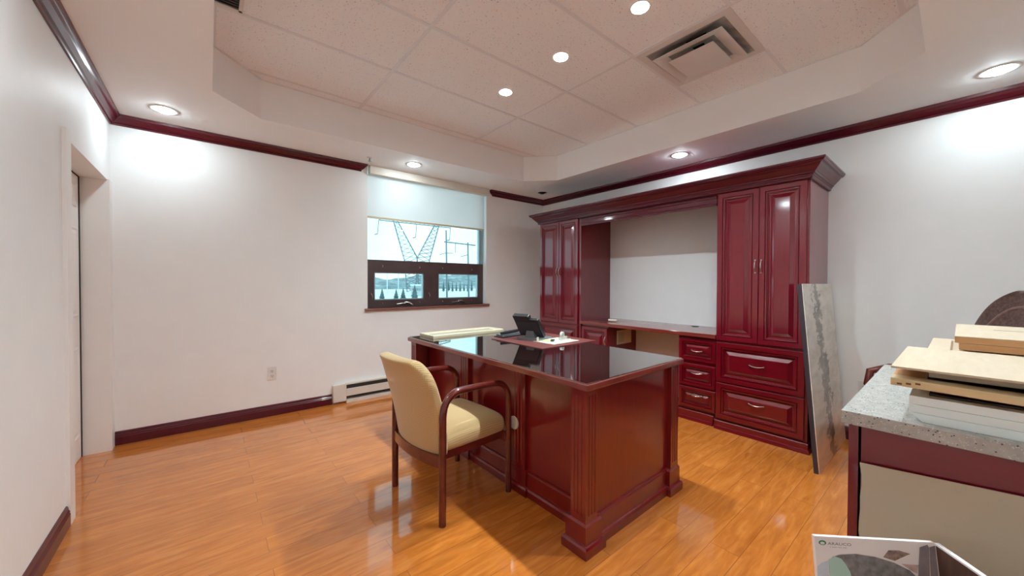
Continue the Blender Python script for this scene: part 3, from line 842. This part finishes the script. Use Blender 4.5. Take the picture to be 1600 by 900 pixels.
# papers tray and small stationery
b = mbox(-.145, .145, -.105, .105, 0, .004, bev=.001)
o_ = obj('paper_sheet', b, paper_m); o_.location = (2.06, 1.965, zt+.0002); o_.rotation_euler = (0, 0, math.radians(3))
tag(o_, 'cream sheet of paper lying on the burgundy desk pad', 'paper')
zp = zt+.0046
t = thing('tape_dispenser', 'small clear tape dispenser on the paper beside the telephone', 'tape dispenser', (2.145, 1.975, zp), math.radians(20))
b = newbm(); prism(b, [(-.05, -.016), (.05, -.016), (.05, .016), (-.05, .016)], 0, .022); obj('base', b, clear_m, t)
b = newbm(); lathe(b, [(.014, -.009), (.026, -.009), (.026, .009), (.014, .009), (.014, -.009)], seg=20)
bmesh.ops.rotate(b, verts=b.verts[:], cent=(0, 0, 0), matrix=Matrix.Rotation(PI/2, 3, 'X')); bmesh.ops.translate(b, verts=b.verts[:], vec=(-.015, 0, .036))
obj('tape_roll', b, clear_m, t, smooth=40)
b = mbox(-.018, .018, -.012, .012, 0, .016, bev=.002); o_ = obj('ink_box', b, plain('dark_green_box', (.035, .06, .045, 1), .4)); o_.location = (2.01, 1.955, zp); o_.rotation_euler = (0, 0, .5)
tag(o_, 'tiny dark green box on the paper on the desk', 'box')
b = mbox(-.035, .035, -.03, .03, 0, .003); o_ = obj('sticky_note', b, note_m); o_.location = (2.0, 2.005, zp); o_.rotation_euler = (0, 0, .3)
tag(o_, 'yellow green sticky note on the paper on the desk', 'note')
b = newbm(); tube(b, [(0, 0, .004), (.05, .01, .004), (.105, -.01, .004)], .0042, 8); o_ = obj('marker_pen', b, clear_m, smooth=40); o_.location = (2.085, 1.945, zp)
tag(o_, 'pale grey pen lying on the paper on the desk', 'pen')
b = newbm(); lathe(b, [(0, 0), (.008, 0), (.008, .026), (.006, .030), (0, .030)], seg=14); o_ = obj('glue_stick', b, ivory, smooth=40); o_.location = (1.93, 2.035, zp)
tag(o_, 'small cream upright glue stick at the paper corner on the desk', 'glue stick')

# ------------------------------------------------------------------ guest chair (faces +x)
CH = thing('guest_chair', 'tan fabric armchair with dark red wooden frame in front of the desk', 'chair', (1.136, 1.957, 0), math.radians(4.3))
def arc(c, r, a0, a1, y, n=7):
    return [(c[0]+r*math.cos(a0+(a1-a0)*k/n), y, c[1]+r*math.sin(a0+(a1-a0)*k/n)) for k in range(n+1)]
for s in (-1, 1):
    y = .262*s
    pts = [(-.232, y, 0), (-.232, y, .30), (-.230, y, .56)]
    pts += arc((-.125, .575), .102, PI*.97, PI*.53, y, 6)
    pts += [(0.0, y, .677), (.10, y, .672)]
    pts += arc((.125, .565), .105, PI*.47, PI*.03, y, 6)
    pts += [(.233, y, .45), (.233, y, .20), (.233, y, 0)]
    rs = [.0195 if i < 10 else .018 for i in range(len(pts))]
    b = newbm(); tube(b, pts, rs, 14)
    obj('arm_frame', b, chair_wood, CH, smooth=50)
b = newbm()
pts = [(-.232-.035*(1-(k/5-1)**2), .25*(k/5-1), .325) for k in range(11)]
for hh in (0,):
    rows = []
    for p in pts: rows.append([b.verts.new((p[0]+dx, p[1], p[2]+dz)) for dx, dz in ((-.012, -.03), (.012, -.03), (.012, .03), (-.012, .03))])
    for p, q in zip(rows, rows[1:]):
        for i in range(4): b.faces.new((p[i], p[(i+1) % 4], q[(i+1) % 4], q[i]))
    b.faces.new(rows[0]); b.faces.new(rows[-1][::-1])
obj('back_rail', b, chair_wood, CH, smooth=40)
obj('front_rail', mbox(.215, .239, -.25, .25, .30, .355, bev=.004), chair_wood, CH)
for s in (-1, 1): obj('side_rail', mbox(-.222, .222, .212*s-.011, .212*s+.011, .315, .356, bev=.003), chair_wood, CH)
def uvgrid(o, f):
    me = o.data; uv = me.uv_layers.new(name='UVMap')
    for lp in me.loops: uv.data[lp.index].uv = f(me.vertices[lp.vertex_index].co)
def softbox(name, nx, ny, shape, parent, mat, uvf):
    """closed cushion: shape(s,t,side) -> point, s,t in -1..1, side +1 top / -1 under"""
    b = newbm(); top = {}; bot = {}
    for i in range(nx+1):
        for j in range(ny+1):
            s, t_ = 2*i/nx-1, 2*j/ny-1
            top[i, j] = b.verts.new(shape(s, t_, 1))
            bot[i, j] = b.verts.new(shape(s, t_, -1))
    for i in range(nx):
        for j in range(ny):
            b.faces.new((top[i, j], top[i+1, j], top[i+1, j+1], top[i, j+1]))
            b.faces.new((bot[i, j], bot[i, j+1], bot[i+1, j+1], bot[i+1, j]))
    for i in range(nx):
        for j in (0, ny): b.faces.new((top[i, j], bot[i, j], bot[i+1, j], top[i+1, j]))
    for j in range(ny):
        for i in (0, nx): b.faces.new((top[i, j], top[i, j+1], bot[i, j+1], bot[i, j]))
    o = obj(name, b, mat, parent)
    for p in o.data.polygons: p.use_smooth = True
    md = o.modifiers.new('soft', 'SUBSURF'); md.levels = 1; md.render_levels = 2
    uvgrid(o, uvf); return o
def sq(s, k=.18):   # pull corners in a bit (rounded rectangle)
    return s
def seat_shape(s, t, side):
    e = max(abs(s), abs(t))
    x = .022+.222*s*(1-.03*t*t); y = .238*t*(1-.02*s*s)
    if side > 0:
        z = .452+.022*(1-s**4)*(1-t**4)+.012*s
        if e > .99: z -= .018
        return (x*1.0, y, z)
    return (x, y, .352)
softbox('seat', 12, 12, seat_shape, CH, fabric, lambda c: (c.x+c.z*.7, c.y+c.z*.5))
def back_shape(s, t, side):
    # t: height -1..1, s: across
    h = (t+1)/2
    z = .335+.520*h
    hw = .238+.020*math.sin(h*PI*.9)
    if h > .70:
        k = (h-.70)/.30; hw *= (1-.30*k**2.6)
    cx = -.196-.040*h-.092*h**2.0 - .040*(1-s*s)*(1-.35*h)
    th = .040*(1-.34*abs(s)**3)*(1+.22*h**5)
    if h < .06: th *= .7
    # roll the top edge towards the rear
    if h > .86: cx -= .018*((h-.86)/.14)**2
    y = hw*s
    return (cx+th*(1 if side > 0 else -1), y, z)
softbox('backrest', 14, 16, back_shape, CH, fabric, lambda c: (c.y, c.z))

# ------------------------------------------------------------------ foreground counter
off = (1.85, -.25, 0)
CX0, CX1, CY0, CY1 = 1.362, 2.285, -.78, .208
RC = thing('quartz_counter', 'mahogany counter with speckled grey quartz top in the right foreground', 'counter', off)
obj('countertop', mbox(CX0, CX1, CY0, CY1, .864, .900, bev=.003), quartz, RC, off=off)
obj('side_panel', mbox(CX0+.022, CX1-.06, CY1-.034, CY1-.014, 0, .864), mahog, RC, off=off)
b = newbm(); box(b, CX0+.013, CX0+.048, CY0+.03, CY1-.041, .0, .864); obj('front_panel', b, mahog_h, RC, off=off)
obj('carcass', mbox(CX0+.05, CX1-.08, CY0+.02, CY1-.036, 0, .862), espresso, RC, off=off)

# beige sheet leaning on the counter front
b = newbm()
edge = []
n = 26
for k in range(n+1):
    edge.append((.166-.08*0-.0012*math.sin(k*2.1)-.0016*math.sin(k*5.3)-.05*(1-k/n)*.2, .79*k/n))
pts = [(y, z) for y, z in edge]
top_l = (.168, .765); top_r = (-.70, .842)
f = [(-.76, 0.0)]+[(p[0], p[1]*.968) for p in edge[:-1]]+[top_l, top_r]
rows = []
for dx in (0, .004):
    rows.append([b.verts.new((1.285+.080*z/.80+dx, y, z+.001)) for y, z in f])
b.faces.new(rows[0]); b.faces.new(rows[1][::-1])
for i in range(len(f)): b.faces.new((rows[0][i], rows[0][(i+1) % len(f)], rows[1][(i+1) % len(f)], rows[1][i]))
tag(obj('board_sheet', b, card_m, off=(1.31, -.3, 0)), 'large plain beige board sheet leaning against the counter front', 'board')

# printed folding display board
P1 = Vector((1.112, .214, .65)); P2 = Vector((1.300, .0315, .65))
ta = (P2-P1).normalized(); dn = Vector((-.097, -.099, -.99)).normalized(); nn = ta.cross(dn).normalized()
if nn.x > 0: nn = -nn
DB = thing('display_board', 'white folding sample display board with green logo print, standing in front of the counter', 'display board', (1.2, .1, 0))
off = (1.2, .1, 0)
LW = (P2-P1).length
def quadplate(p, u, v, w, h, n_, th):
    b = newbm(); c = [p, p+u*w, p+u*w+v*h, p+v*h]
    a = [b.verts.new(q) for q in c]; d = [b.verts.new(q-n_*th) for q in c]
    b.faces.new(a); b.faces.new(d[::-1])
    for i in range(4): b.faces.new((a[i], a[(i+1) % 4], d[(i+1) % 4], d[i]))
    return b
LP = obj('left_panel', quadplate(P1, ta, dn, LW, .65/.99, nn, .009), white_card, DB, off=off)
P4 = Vector((1.228-.0, -.036, .65)); tb = (P4-P2).normalized()
nb = Vector((-tb.y, tb.x, 0));
if nb.dot(Vector((-1, .2, 0))) < 0: nb = -nb
RPN = obj('right_panel', quadplate(P2, tb, dn, .30, .65/.99, nb, .010), white_card, DB, off=off)
obj('brown_print', quadplate(P2+tb*.004+dn*.004+nb*.0008, tb, dn, .29, .60, nb, .0006), print_brown, RPN, off=off)
def printed(name, pts, mat, lift):
    b = newbm()
    a = [b.verts.new(P1+ta*s+dn*d+nn*lift) for s, d in pts]; c = [b.verts.new(P1+ta*s+dn*d+nn*(lift-.0004)) for s, d in pts]
    b.faces.new(a); b.faces.new(c[::-1]); n_ = len(pts)
    for i in range(n_): b.faces.new((a[i], a[(i+1) % n_], c[(i+1) % n_], c[i]))
    return obj(name, b, mat, LP, off=off)
printed('blue_print', [(.001, .066), (.012, .058), (.026, .052), (.024, .30), (.001, .30)], print_blue, .0005)
printed('roof_print', [(.027, .051), (.038, .043), (.052, .038), (.088, .034), (.13, .038), (.17, .048), (.203, .063), (.235, .095), (.255, .30), (.027, .30)], print_grey, .0007)
printed('arch_print', [(.027, .050), (.041, .042), (.055, .046), (.065, .059), (.072, .073), (.078, .10), (.08, .30), (.027, .30)], print_teal, .0009)
printed('truss_print', [(.148, .0375), (.161, .022), (.183, .021), (.207, .027), (.181, .0395), (.172, .044)], print_wood, .0009)
printed('pink_print', [(.186, .0495), (.2225, .050), (.218, .069), (.204, .0625)], print_pink, .0009)
printed('post_print', [(.229, .0115), (.246, .005), (.249, .011), (.242, .09), (.235, .30), (.21, .30), (.217, .09), (.223, .048)], print_post, .0011)
printed('post_print', [(.250, .010), (.266, .005), (.268, .010), (.263, .30), (.237, .30), (.244, .09)], print_post, .0013)
# logo ring and lettering
b = newbm(); n_ = 20; rows = []
for r in (.0052, .0085):
    rows.append([b.verts.new(P1+ta*(.0165+r*math.cos(2*PI*k/n_))+dn*(.0135+r*.62*math.sin(2*PI*k/n_)+(.0009 if r < .006 else 0))+nn*.0008) for k in range(n_)])
for k in range(n_): b.faces.new((rows[0][k], rows[0][(k+1) % n_], rows[1][(k+1) % n_], rows[1][k]))
obj('logo_ring', b, green_m, LP, off=off)
def lettering(name, txt, s0, d0, size, width, mat):
    cu = bpy.data.curves.new(name, 'FONT'); cu.body = txt; cu.size = 1; cu.extrude = 0; cu.resolution_u = 3
    tmp = bpy.data.objects.new(name, cu); COL.objects.link(tmp); bpy.context.view_layer.update()
    me = bpy.data.meshes.new_from_object(tmp.evaluated_get(bpy.context.evaluated_depsgraph_get()))
    bpy.data.objects.remove(tmp, do_unlink=True)
    xs = [v.co.x for v in me.vertices]; ys = [v.co.y for v in me.vertices]
    wx = width/(max(xs)-min(xs)); wy = size/(max(ys)-min(ys)); x0 = min(xs); y0_ = min(ys)
    for v in me.vertices:
        v.co = P1+ta*(s0+(v.co.x-x0)*wx)+dn*(d0-(v.co.y-y0_)*wy)+nn*.0010-Vector(off)
    me.materials.clear(); me.materials.append(mat)
    o = bpy.data.objects.new(name, me); COL.objects.link(o); o.parent = LP; return o
lettering('lettering', 'ARAUCO', .028, .0175, .0060, .052, logo_grey)
b = newbm()
for k, (a_, w_) in enumerate(((.032, .003), (.037, .011), (.051, .008), (.061, .009))):
    v = [b.verts.new(P1+ta*s+dn*d+nn*.0008) for s, d in ((a_, .0212), (a_+w_, .0212), (a_+w_, .0228), (a_, .0228))]; b.faces.new(v)
obj('tagline_strokes', b, tag_grey, LP, off=off)

# ------------------------------------------------------------------ boards stacked on the counter
def board(name, label, x0, x1, y0, y1, z0, z1, mat, cat='board', group='sample boards stacked on the counter', bev=.001):
    c = ((x0+x1)/2, (y0+y1)/2, z0)
    o_ = obj(name, mbox(x0, x1, y0, y1, z0, z1, bev=bev), mat, off=c)
    return tag(o_, label, cat, group)
YE = -.70
# three pale boards, the lowest with a slanted end
b = newbm()
f = [(.081, .9215), (.057, .9005), (YE, .9005), (YE, .9215)]
rows = [[b.verts.new((x, y, z)) for y, z in f] for x in (1.397, 1.95)]
b.faces.new(rows[0]); b.faces.new(rows[1][::-1])
for i in range(4): b.faces.new((rows[0][i], rows[0][(i+1) % 4], rows[1][(i+1) % 4], rows[1][i]))
tag(obj('lacquered_board', b, white_brd, off=(1.67, -.3, .9005)), 'lowest pale aqua board with slanted end, directly on the quartz counter', 'board', 'sample boards stacked on the counter')
board('lacquered_board', 'middle one of the three pale aqua boards on the quartz counter', 1.397, 1.95, YE, .081, .922, .9425, white_brd)
board('lacquered_board', 'topmost of the three pale aqua boards, below the dark brown board', 1.399, 1.95, YE, .081, .943, .9635, white_brd)
board('dark_board', 'dark espresso board set back between the pale boards and the yellow frame', 1.432, 2.30, YE, .048, .964, .969, espresso)
# wooden frame door, slightly tilted
t = thing('frame_door', 'yellowish wooden frame door with visible end grain overhanging the pale boards', 'cabinet door', (1.62, -.28, .979), group='sample boards stacked on the counter')
t.rotation_euler = (math.radians(1.3), 0, 0)
fx0, fx1, fy0, fy1 = -.242, .20, -.42, .394
obj('long_stile', mbox(fx0, fx0+.055, fy0, fy1, .0, .0195, bev=.0015), pine, t)
obj('long_stile', mbox(fx1-.055, fx1, fy0, fy1, .0, .0195, bev=.0015), pine, t)
obj('end_rail', mbox(fx0+.055, fx1-.055, fy1-.06, fy1, .0, .019), mdf, t)
obj('end_rail', mbox(fx0+.055, fx1-.055, fy0, fy0+.06, .0, .019), mdf, t)
obj('panel', mbox(fx0+.055, fx1-.055, fy0+.06, fy1-.06, .004, .010), brown_in, t)
b = newbm(); 
for k in range(3):
    y = fy1-.012-k*.016; box(b, fx0-.0006, fx0+.0004, y-.009, y, .004+.003*k, .0085+.003*k)
tag(obj('end_grain', b, brown_in, t), 'dark brown end grain mark')
board('cream_board', 'thick cream board lying on the yellow frame door under thin plywood', 1.452, 1.80, YE, .050, 1.0085, 1.029, cream_brd)
t = thing('panel_door', 'pale maple raised panel door behind the thin plywood sheet', 'cabinet door', (2.08, -.3, .9695), group='sample boards stacked on the counter')
b = rings(newbm(), (-.22, -.42, 0), (1, 0, 0), (0, 1, 0), (0, 0, 1), .46, .79, [(0, 0), (0, .0585), (.003, .0605), (.05, .0605), (.055, .0545), (.065, .0545), (.09, .0595)])
obj('raised_panel', b, maple, t)
board('plywood_sheet', 'thin wide plywood sheet overhanging the stack corner on the counter', 1.386, 1.868, YE, .114, 1.0310, 1.0365, maple)
board('brown_edge_board', 'lower of two brown edged boards on top of the stack', 1.90, 2.42, YE, .001, 1.0370, 1.0585, mdf)
t = thing('brown_edge_board', 'topmost brown edged board with cream face and a slot, top of the stack', 'board', (2.17, -.3, 1.059), group='sample boards stacked on the counter')
obj('core', mbox(-.27, .32, YE+.3, .31, 0, .020), mdf, t)
obj('cream_face', mbox(-.27, .32, YE+.3, .31, .0202, .0222), maple, t)
obj('slot', mbox(.075, .082, -.35, .22, .0222, .0227), brown_in, t)

# ------------------------------------------------------------------ executive chair behind the counter
EC = thing('office_chair', 'brown leather high back office chair behind the quartz counter', 'chair', (3.28, .03, 0), 0)
d = Vector((-.50, .866, 0)); EC.rotation_euler = (0, 0, math.atan2(d.y, d.x))
# local: faces +x
def eback(s, t, side):
    h = (t+1)/2; z = .50+.72*h
    hw = .285
    hw *= math.sqrt(max(.02, 1-(max(0, h-.45)/.55)**2.2)) if h > .45 else 1
    cx = -.24-.10*h+.05*s*s
    th = .055*(1-.6*abs(s)**4)*(1-.5*h**5)
    return (cx+th*side, hw*s, z)
o_ = softbox('backrest', 16, 16, eback, EC, leather, lambda c: (c.y, c.z))
b = newbm()
pts = []
for k in range(33):
    a = PI*k/32; yy = -.20*math.cos(a); zz = .80+.325*math.sin(a)
    h = (zz-.50)/.72; pts.append((-.24-.10*h+.05*(yy/.285)**2+.050*(1-.5*h**5), yy, zz))
tube(b, pts, .011, 8)
for s in (-1, 1): tube(b, [(-.205, .20*s, .56), (-.215, .20*s, .70), (-.225, .20*s, .80)], .011, 8)
obj('welt', b, leather_lt, o_, smooth=50)
def eseat(s, t, side):
    return (.03+.26*s, .27*t*(1-.05*s), (.49+.03*(1-s**4)*(1-t**4)) if side > 0 else .40)
softbox('seat', 10, 10, eseat, EC, leather, lambda c: (c.x, c.y))
for s in (-1, 1):
    b = newbm()
    pts = [(-.20, .30*s, .44), (-.21, .31*s, .60), (-.17, .32*s, .68), (-.05, .32*s, .705), (.12, .32*s, .70), (.22, .32*s, .665), (.235, .31*s, .58), (.18, .29*s, .44)]
    tube(b, pts, .024, 12)
    tube(b, [(-.20, .30*s, .44), (-.10, .22*s, .415)], .022, 10); tube(b, [(.18, .29*s, .44), (.10, .22*s, .415)], .022, 10)
    obj('armrest', b, chair_wood, EC, smooth=50)
b = newbm(); lathe(b, [(0, .40), (.05, .40), (.03, .36), (.028, .12), (.05, .10), (.05, .07), (0, .07)], seg=20); obj('column', b, black_p, EC, smooth=40)
for k in range(5):
    a = 2*PI*k/5+.3
    b = newbm(); tube(b, [(0.03*math.cos(a), .03*math.sin(a), .09), (.29*math.cos(a), .29*math.sin(a), .068)], [.028, .016], 10)
    lg = obj('base_leg', b, chair_wood, EC, smooth=50)
    b = newbm(); tube(b, [(.29*math.cos(a)-.018*math.sin(a), .29*math.sin(a)+.018*math.cos(a), .027), (.29*math.cos(a)+.018*math.sin(a), .29*math.sin(a)-.018*math.cos(a), .027)], .027, 14)
    tube(b, [(.29*math.cos(a), .29*math.sin(a), .03), (.29*math.cos(a), .29*math.sin(a), .07)], .009, 8)
    obj('caster', b, black_p, lg, smooth=40)

# ------------------------------------------------------------------ outside the window
tag(obj('snowy_ground', mbox(-60, 260, 14, 420, -1.8, -1.5), snow_m), kind='structure')
b = newbm(); random.seed(3)
nx, ny = 90, 14; V = {}
for i in range(nx+1):
    for j in range(ny+1):
        x = -20+i*2.6; y = 150+j*7
        t_ = j/ny; ridge = 7.0+2.2*math.sin(x*.045+1)+1.0*math.sin(x*.13)+.5*math.sin(x*.41)+random.uniform(-.35, .35)
        V[i, j] = b.verts.new((x, y, -1.6+ridge*math.sin(min(1, t_*1.6)*PI/2)*(1 if t_ < .95 else .9)))
for i in range(nx):
    for j in range(ny): b.faces.new((V[i, j], V[i+1, j], V[i+1, j+1], V[i, j+1]))
tag(obj('hills', b, hill_m, smooth=80), kind='structure')
# road sweep
b = newbm(); pts = [(20+k*3.2, 55-1.15*k+.09*k*k) for k in range(12)]
lo = [b.verts.new((x, y, -1.49)) for x, y in pts]; hi = [b.verts.new((x+1, y+6+k*.3, -1.49)) for k, (x, y) in enumerate(pts)]
for k in range(11): b.faces.new((lo[k], lo[k+1], hi[k+1], hi[k]))
tag(obj('road', b, asphalt), kind='structure')

# pylon: two lattice arms in a V, cross-beam, insulators; right/up frame at its distance
cyaw = .6889
RT = Vector((math.cos(cyaw), -math.sin(cyaw), 0)); FWD = Vector((math.sin(cyaw), math.cos(cyaw), 0))
def far(px, dist, z): return FWD*dist+RT*((px-800)/577.1*dist)+Vector((0, 0, z))
def zat(py, dist): return 1.25+(443-py)/577.1*dist
D = 110
PY = thing('transmission_tower', 'tall lattice transmission tower outside, seen through the upper window pane', 'pylon', far(652, D, -1.5))
off = far(652, D, -1.5)
def truss(b, tl, tr, bl_, br_, n=9, r=.085, dep=.9):
    for sgn in (-1, 1):
        o_ = FWD*dep*.5*sgn
        tube(b, [tl+o_*.6, bl_+o_], r, 5); tube(b, [tr+o_*.6, br_+o_], r, 5)
        for k in range(n):
            a0, a1 = k/n, (k+1)/n
            A0 = tl.lerp(bl_, a0); A1 = tl.lerp(bl_, a1); B0 = tr.lerp(br_, a0); B1 = tr.lerp(br_, a1)
            tube(b, [A0+o_, B1+o_], r*.55, 4); tube(b, [B0+o_, A1+o_], r*.55, 4)
b = newbm(); truss(b, far(615, D, zat(347, D)), far(622, D, zat(348, D)), far(632, D, zat(408, D)), far(652, D, zat(404, D)))
truss(b, far(632, D, zat(408, D)), far(652, D, zat(404, D)), far(636, D, -1.5), far(650, D, -1.5), 8); obj('lattice_arm', b, tower_m, PY, off=off)
b = newbm(); truss(b, far(679, D, zat(353, D)), far(686, D, zat(353.5, D)), far(652, D, zat(404, D)), far(671, D, zat(408, D)))
truss(b, far(652, D, zat(404, D)), far(671, D, zat(408, D)), far(654, D, -1.5), far(668, D, -1.5), 8); obj('lattice_arm', b, tower_m, PY, off=off)
b = newbm()
A, Bp = far(592, D, zat(345.5, D)), far(704, D, zat(357.5, D))
for sgn in (-1, 1):
    for up in (0, 1.0): tube(b, [A+FWD*.4*sgn+Vector((0, 0, up*.3)), A.lerp(Bp, .2)+FWD*.4*sgn+Vector((0, 0, up)), A.lerp(Bp, .82)+FWD*.4*sgn+Vector((0, 0, up)), Bp+FWD*.4*sgn+Vector((0, 0, up*.3))], .09, 5)
for k in range(24):
    p, q = A.lerp(Bp, .14+.74*k/24), A.lerp(Bp, .14+.74*(k+1)/24); u = Vector((0, 0, .95))
    tube(b, [p+(u if k % 2 else u*0), q+(u*0 if k % 2 else u)], .05, 4)
obj('cross_beam', b, tower_m, PY, off=off)
for (xa, ya, xb, yb) in ((592, 346, 590, 367), (651, 352, 649.5, 372), (703.5, 358, 702.5, 376)):
    b = newbm(); p, q = far(xa, D, zat(ya, D)), far(xb, D, zat(yb, D)); tube(b, [p, q], .10, 6); tube(b, [q, q+RT*-.9+Vector((0, 0, -.2))], .14, 6)
    obj('insulator', b, tower_m, PY, off=off)
D2 = 62
off = far(714, D2, -1.5)
t = thing('utility_pole', 'twin pole utility frame with cross arms seen through the right of the window', 'utility pole', off)
for xa, ya in ((697, 361), (731, 380)):
    b = newbm(); tube(b, [far(xa+1.5, D2, -1.5), far(xa, D2, zat(ya, D2))], [.16, .11], 8); obj('pole', b, tower_m, t, off=off, smooth=50)
b = newbm(); tube(b, [far(694, D2, zat(379, D2)), far(743, D2, zat(384.5, D2))], .10, 6); obj('cross_arm', b, tower_m, t, off=off)
for (xa, ya, xb, yb) in ((687, 399, 698, 396), (698, 396.5, 708, 397), (720, 402, 732, 399), (711.5, 382, 711.5, 396)):
    b = newbm(); tube(b, [far(xa, D2, zat(ya, D2)), far(xb, D2, zat(yb, D2))], .05, 6); obj('bracket', b, tower_m, t, off=off)
# two thin pale poles in front of the hill
for xa, d_, lab in ((605, 85, 'thin pale street pole seen through the left half of the left vent window'), (622.5, 80, 'thin pale street pole seen through the middle of the left vent window')):
    b = newbm(); tube(b, [far(xa, d_, -1.5), far(xa, d_, zat(428, d_))], .09, 6)
    tag(obj('street_pole', b, snow_m, off=far(xa, d_, -1.5)), lab, 'pole')
# fir trees
def fir(px, d_, h, label, sl=.26):
    base = far(px, d_, -1.5); t = thing('fir_tree', label, 'tree', base, group='fir trees beyond the window')
    b = newbm(); tube(b, [base, base+Vector((0, 0, h*.2))], .12, 6); obj('trunk', b, bark, t, off=base)
    b = newbm()
    for k in range(6):
        z0 = h*(.10+.14*k); r = h*sl*(1-k/6.6); nseg = 11
        ring = [b.verts.new(base+Vector((r*(1+.28*(-1)**q)*math.cos(2*PI*q/nseg+k), r*(1+.28*(-1)**q)*math.sin(2*PI*q/nseg+k), z0))) for q in range(nseg)]
        tip = b.verts.new(base+Vector((0, 0, z0+h*.28))); bot = b.verts.new(base+Vector((0, 0, z0+h*.04)))
        for q in range(nseg):
            b.faces.new((ring[q], ring[(q+1) % nseg], tip)); b.faces.new((ring[(q+1) % nseg], ring[q], bot))
    obj('foliage', b, fir_m, t, off=base)
fir(597, 42, 2.0, 'round snowy fir at the bottom left of the left vent window')
fir(619, 45, 1.9, 'small snowy fir low in the middle of the left vent window')
fir(630, 46, 2.0, 'small snowy fir right of the middle in the left vent window')
fir(648, 40, 2.4, 'snowy fir at the lower right corner of the left vent window')
for k, px in enumerate((693, 701, 707, 713, 719, 725, 731, 737)):
    fir(px, 112+6*(k % 2), random.uniform(2.6, 4.2), 'small dark fir in the tree row seen through the right vent window', .12)
off = far(650, 75, -1.5)
HB = thing('house', 'pale low house seen at the right side of the left vent window', 'house', off)
b = newbm(); p = [far(642, 75, 0), far(660, 75, 0), far(660, 82, 0), far(642, 82, 0)]
prism(b, [(q.x, q.y) for q in p], -1.5, .6); obj('walls', b, house_m, HB, off=off)
b = newbm(); prism(b, [(q.x, q.y) for q in [far(641, 74.5, 0), far(661, 74.5, 0), far(661, 82.5, 0), far(641, 82.5, 0)]], .6, .9); obj('roof', b, snow_m, HB, off=off)
b = newbm()
for xa in (645, 651, 656): box(b, *(lambda q: (q.x-.2, q.x+.2, q.y-.2, q.y+.0))(far(xa, 74.9, 0)), -.3, .1)
obj('window', b, asphalt, HB, off=off)

# ------------------------------------------------------------------ sky, camera, render look
w = bpy.data.worlds.new('overcast_sky'); SC.world = w; w.use_nodes = True; nt = w.node_tree
bg = nt.nodes['Background']
tc = nt.nodes.new('ShaderNodeTexCoord'); n = N(nt, 'ShaderNodeTexNoise', Scale=3., Detail=5., Roughness=.55)
nt.links.new(tc.outputs['Generated'], n.inputs['Vector'])
nt.links.new(ramp(nt, n.outputs['Fac'], [(.35, (.66, .84, .90, 1)), (.65, (.90, .96, .98, 1))]), bg.inputs['Color'])
bg.inputs['Strength'].default_value = 1.5

cam = bpy.data.cameras.new('camera'); co = bpy.data.objects.new('camera', cam); COL.objects.link(co); SC.camera = co
F_, YAW, PIT, ROLL = 577.13, .688947, -.0133567, .00348195
c_, s_ = math.cos(YAW), math.sin(YAW)
fw = Vector((s_*math.cos(PIT), c_*math.cos(PIT), math.sin(PIT))); rt = Vector((c_, -s_, 0)); up = rt.cross(fw)
rt, up = math.cos(ROLL)*rt+math.sin(ROLL)*up, -math.sin(ROLL)*rt+math.cos(ROLL)*up
M = Matrix((rt, up, -fw)).transposed().to_4x4(); M.translation = (0, 0, 1.25)
co.matrix_world = M
cam.sensor_width = 36; cam.lens = F_/1600*36; cam.clip_start = .02; cam.clip_end = 2000
SC.view_settings.view_transform = 'Standard'; SC.view_settings.look = 'None'
SC.view_settings.gamma = 1; SC.view_settings.use_curve_mapping = False
SC.view_settings.exposure = .46
cy = SC.cycles
cy.use_denoising = True
cy.max_bounces = 16; cy.diffuse_bounces = 12; cy.glossy_bounces = 6; cy.transparent_max_bounces = 12
cy.sample_clamp_indirect = 4
cy.caustics_reflective = False; cy.caustics_refractive = False
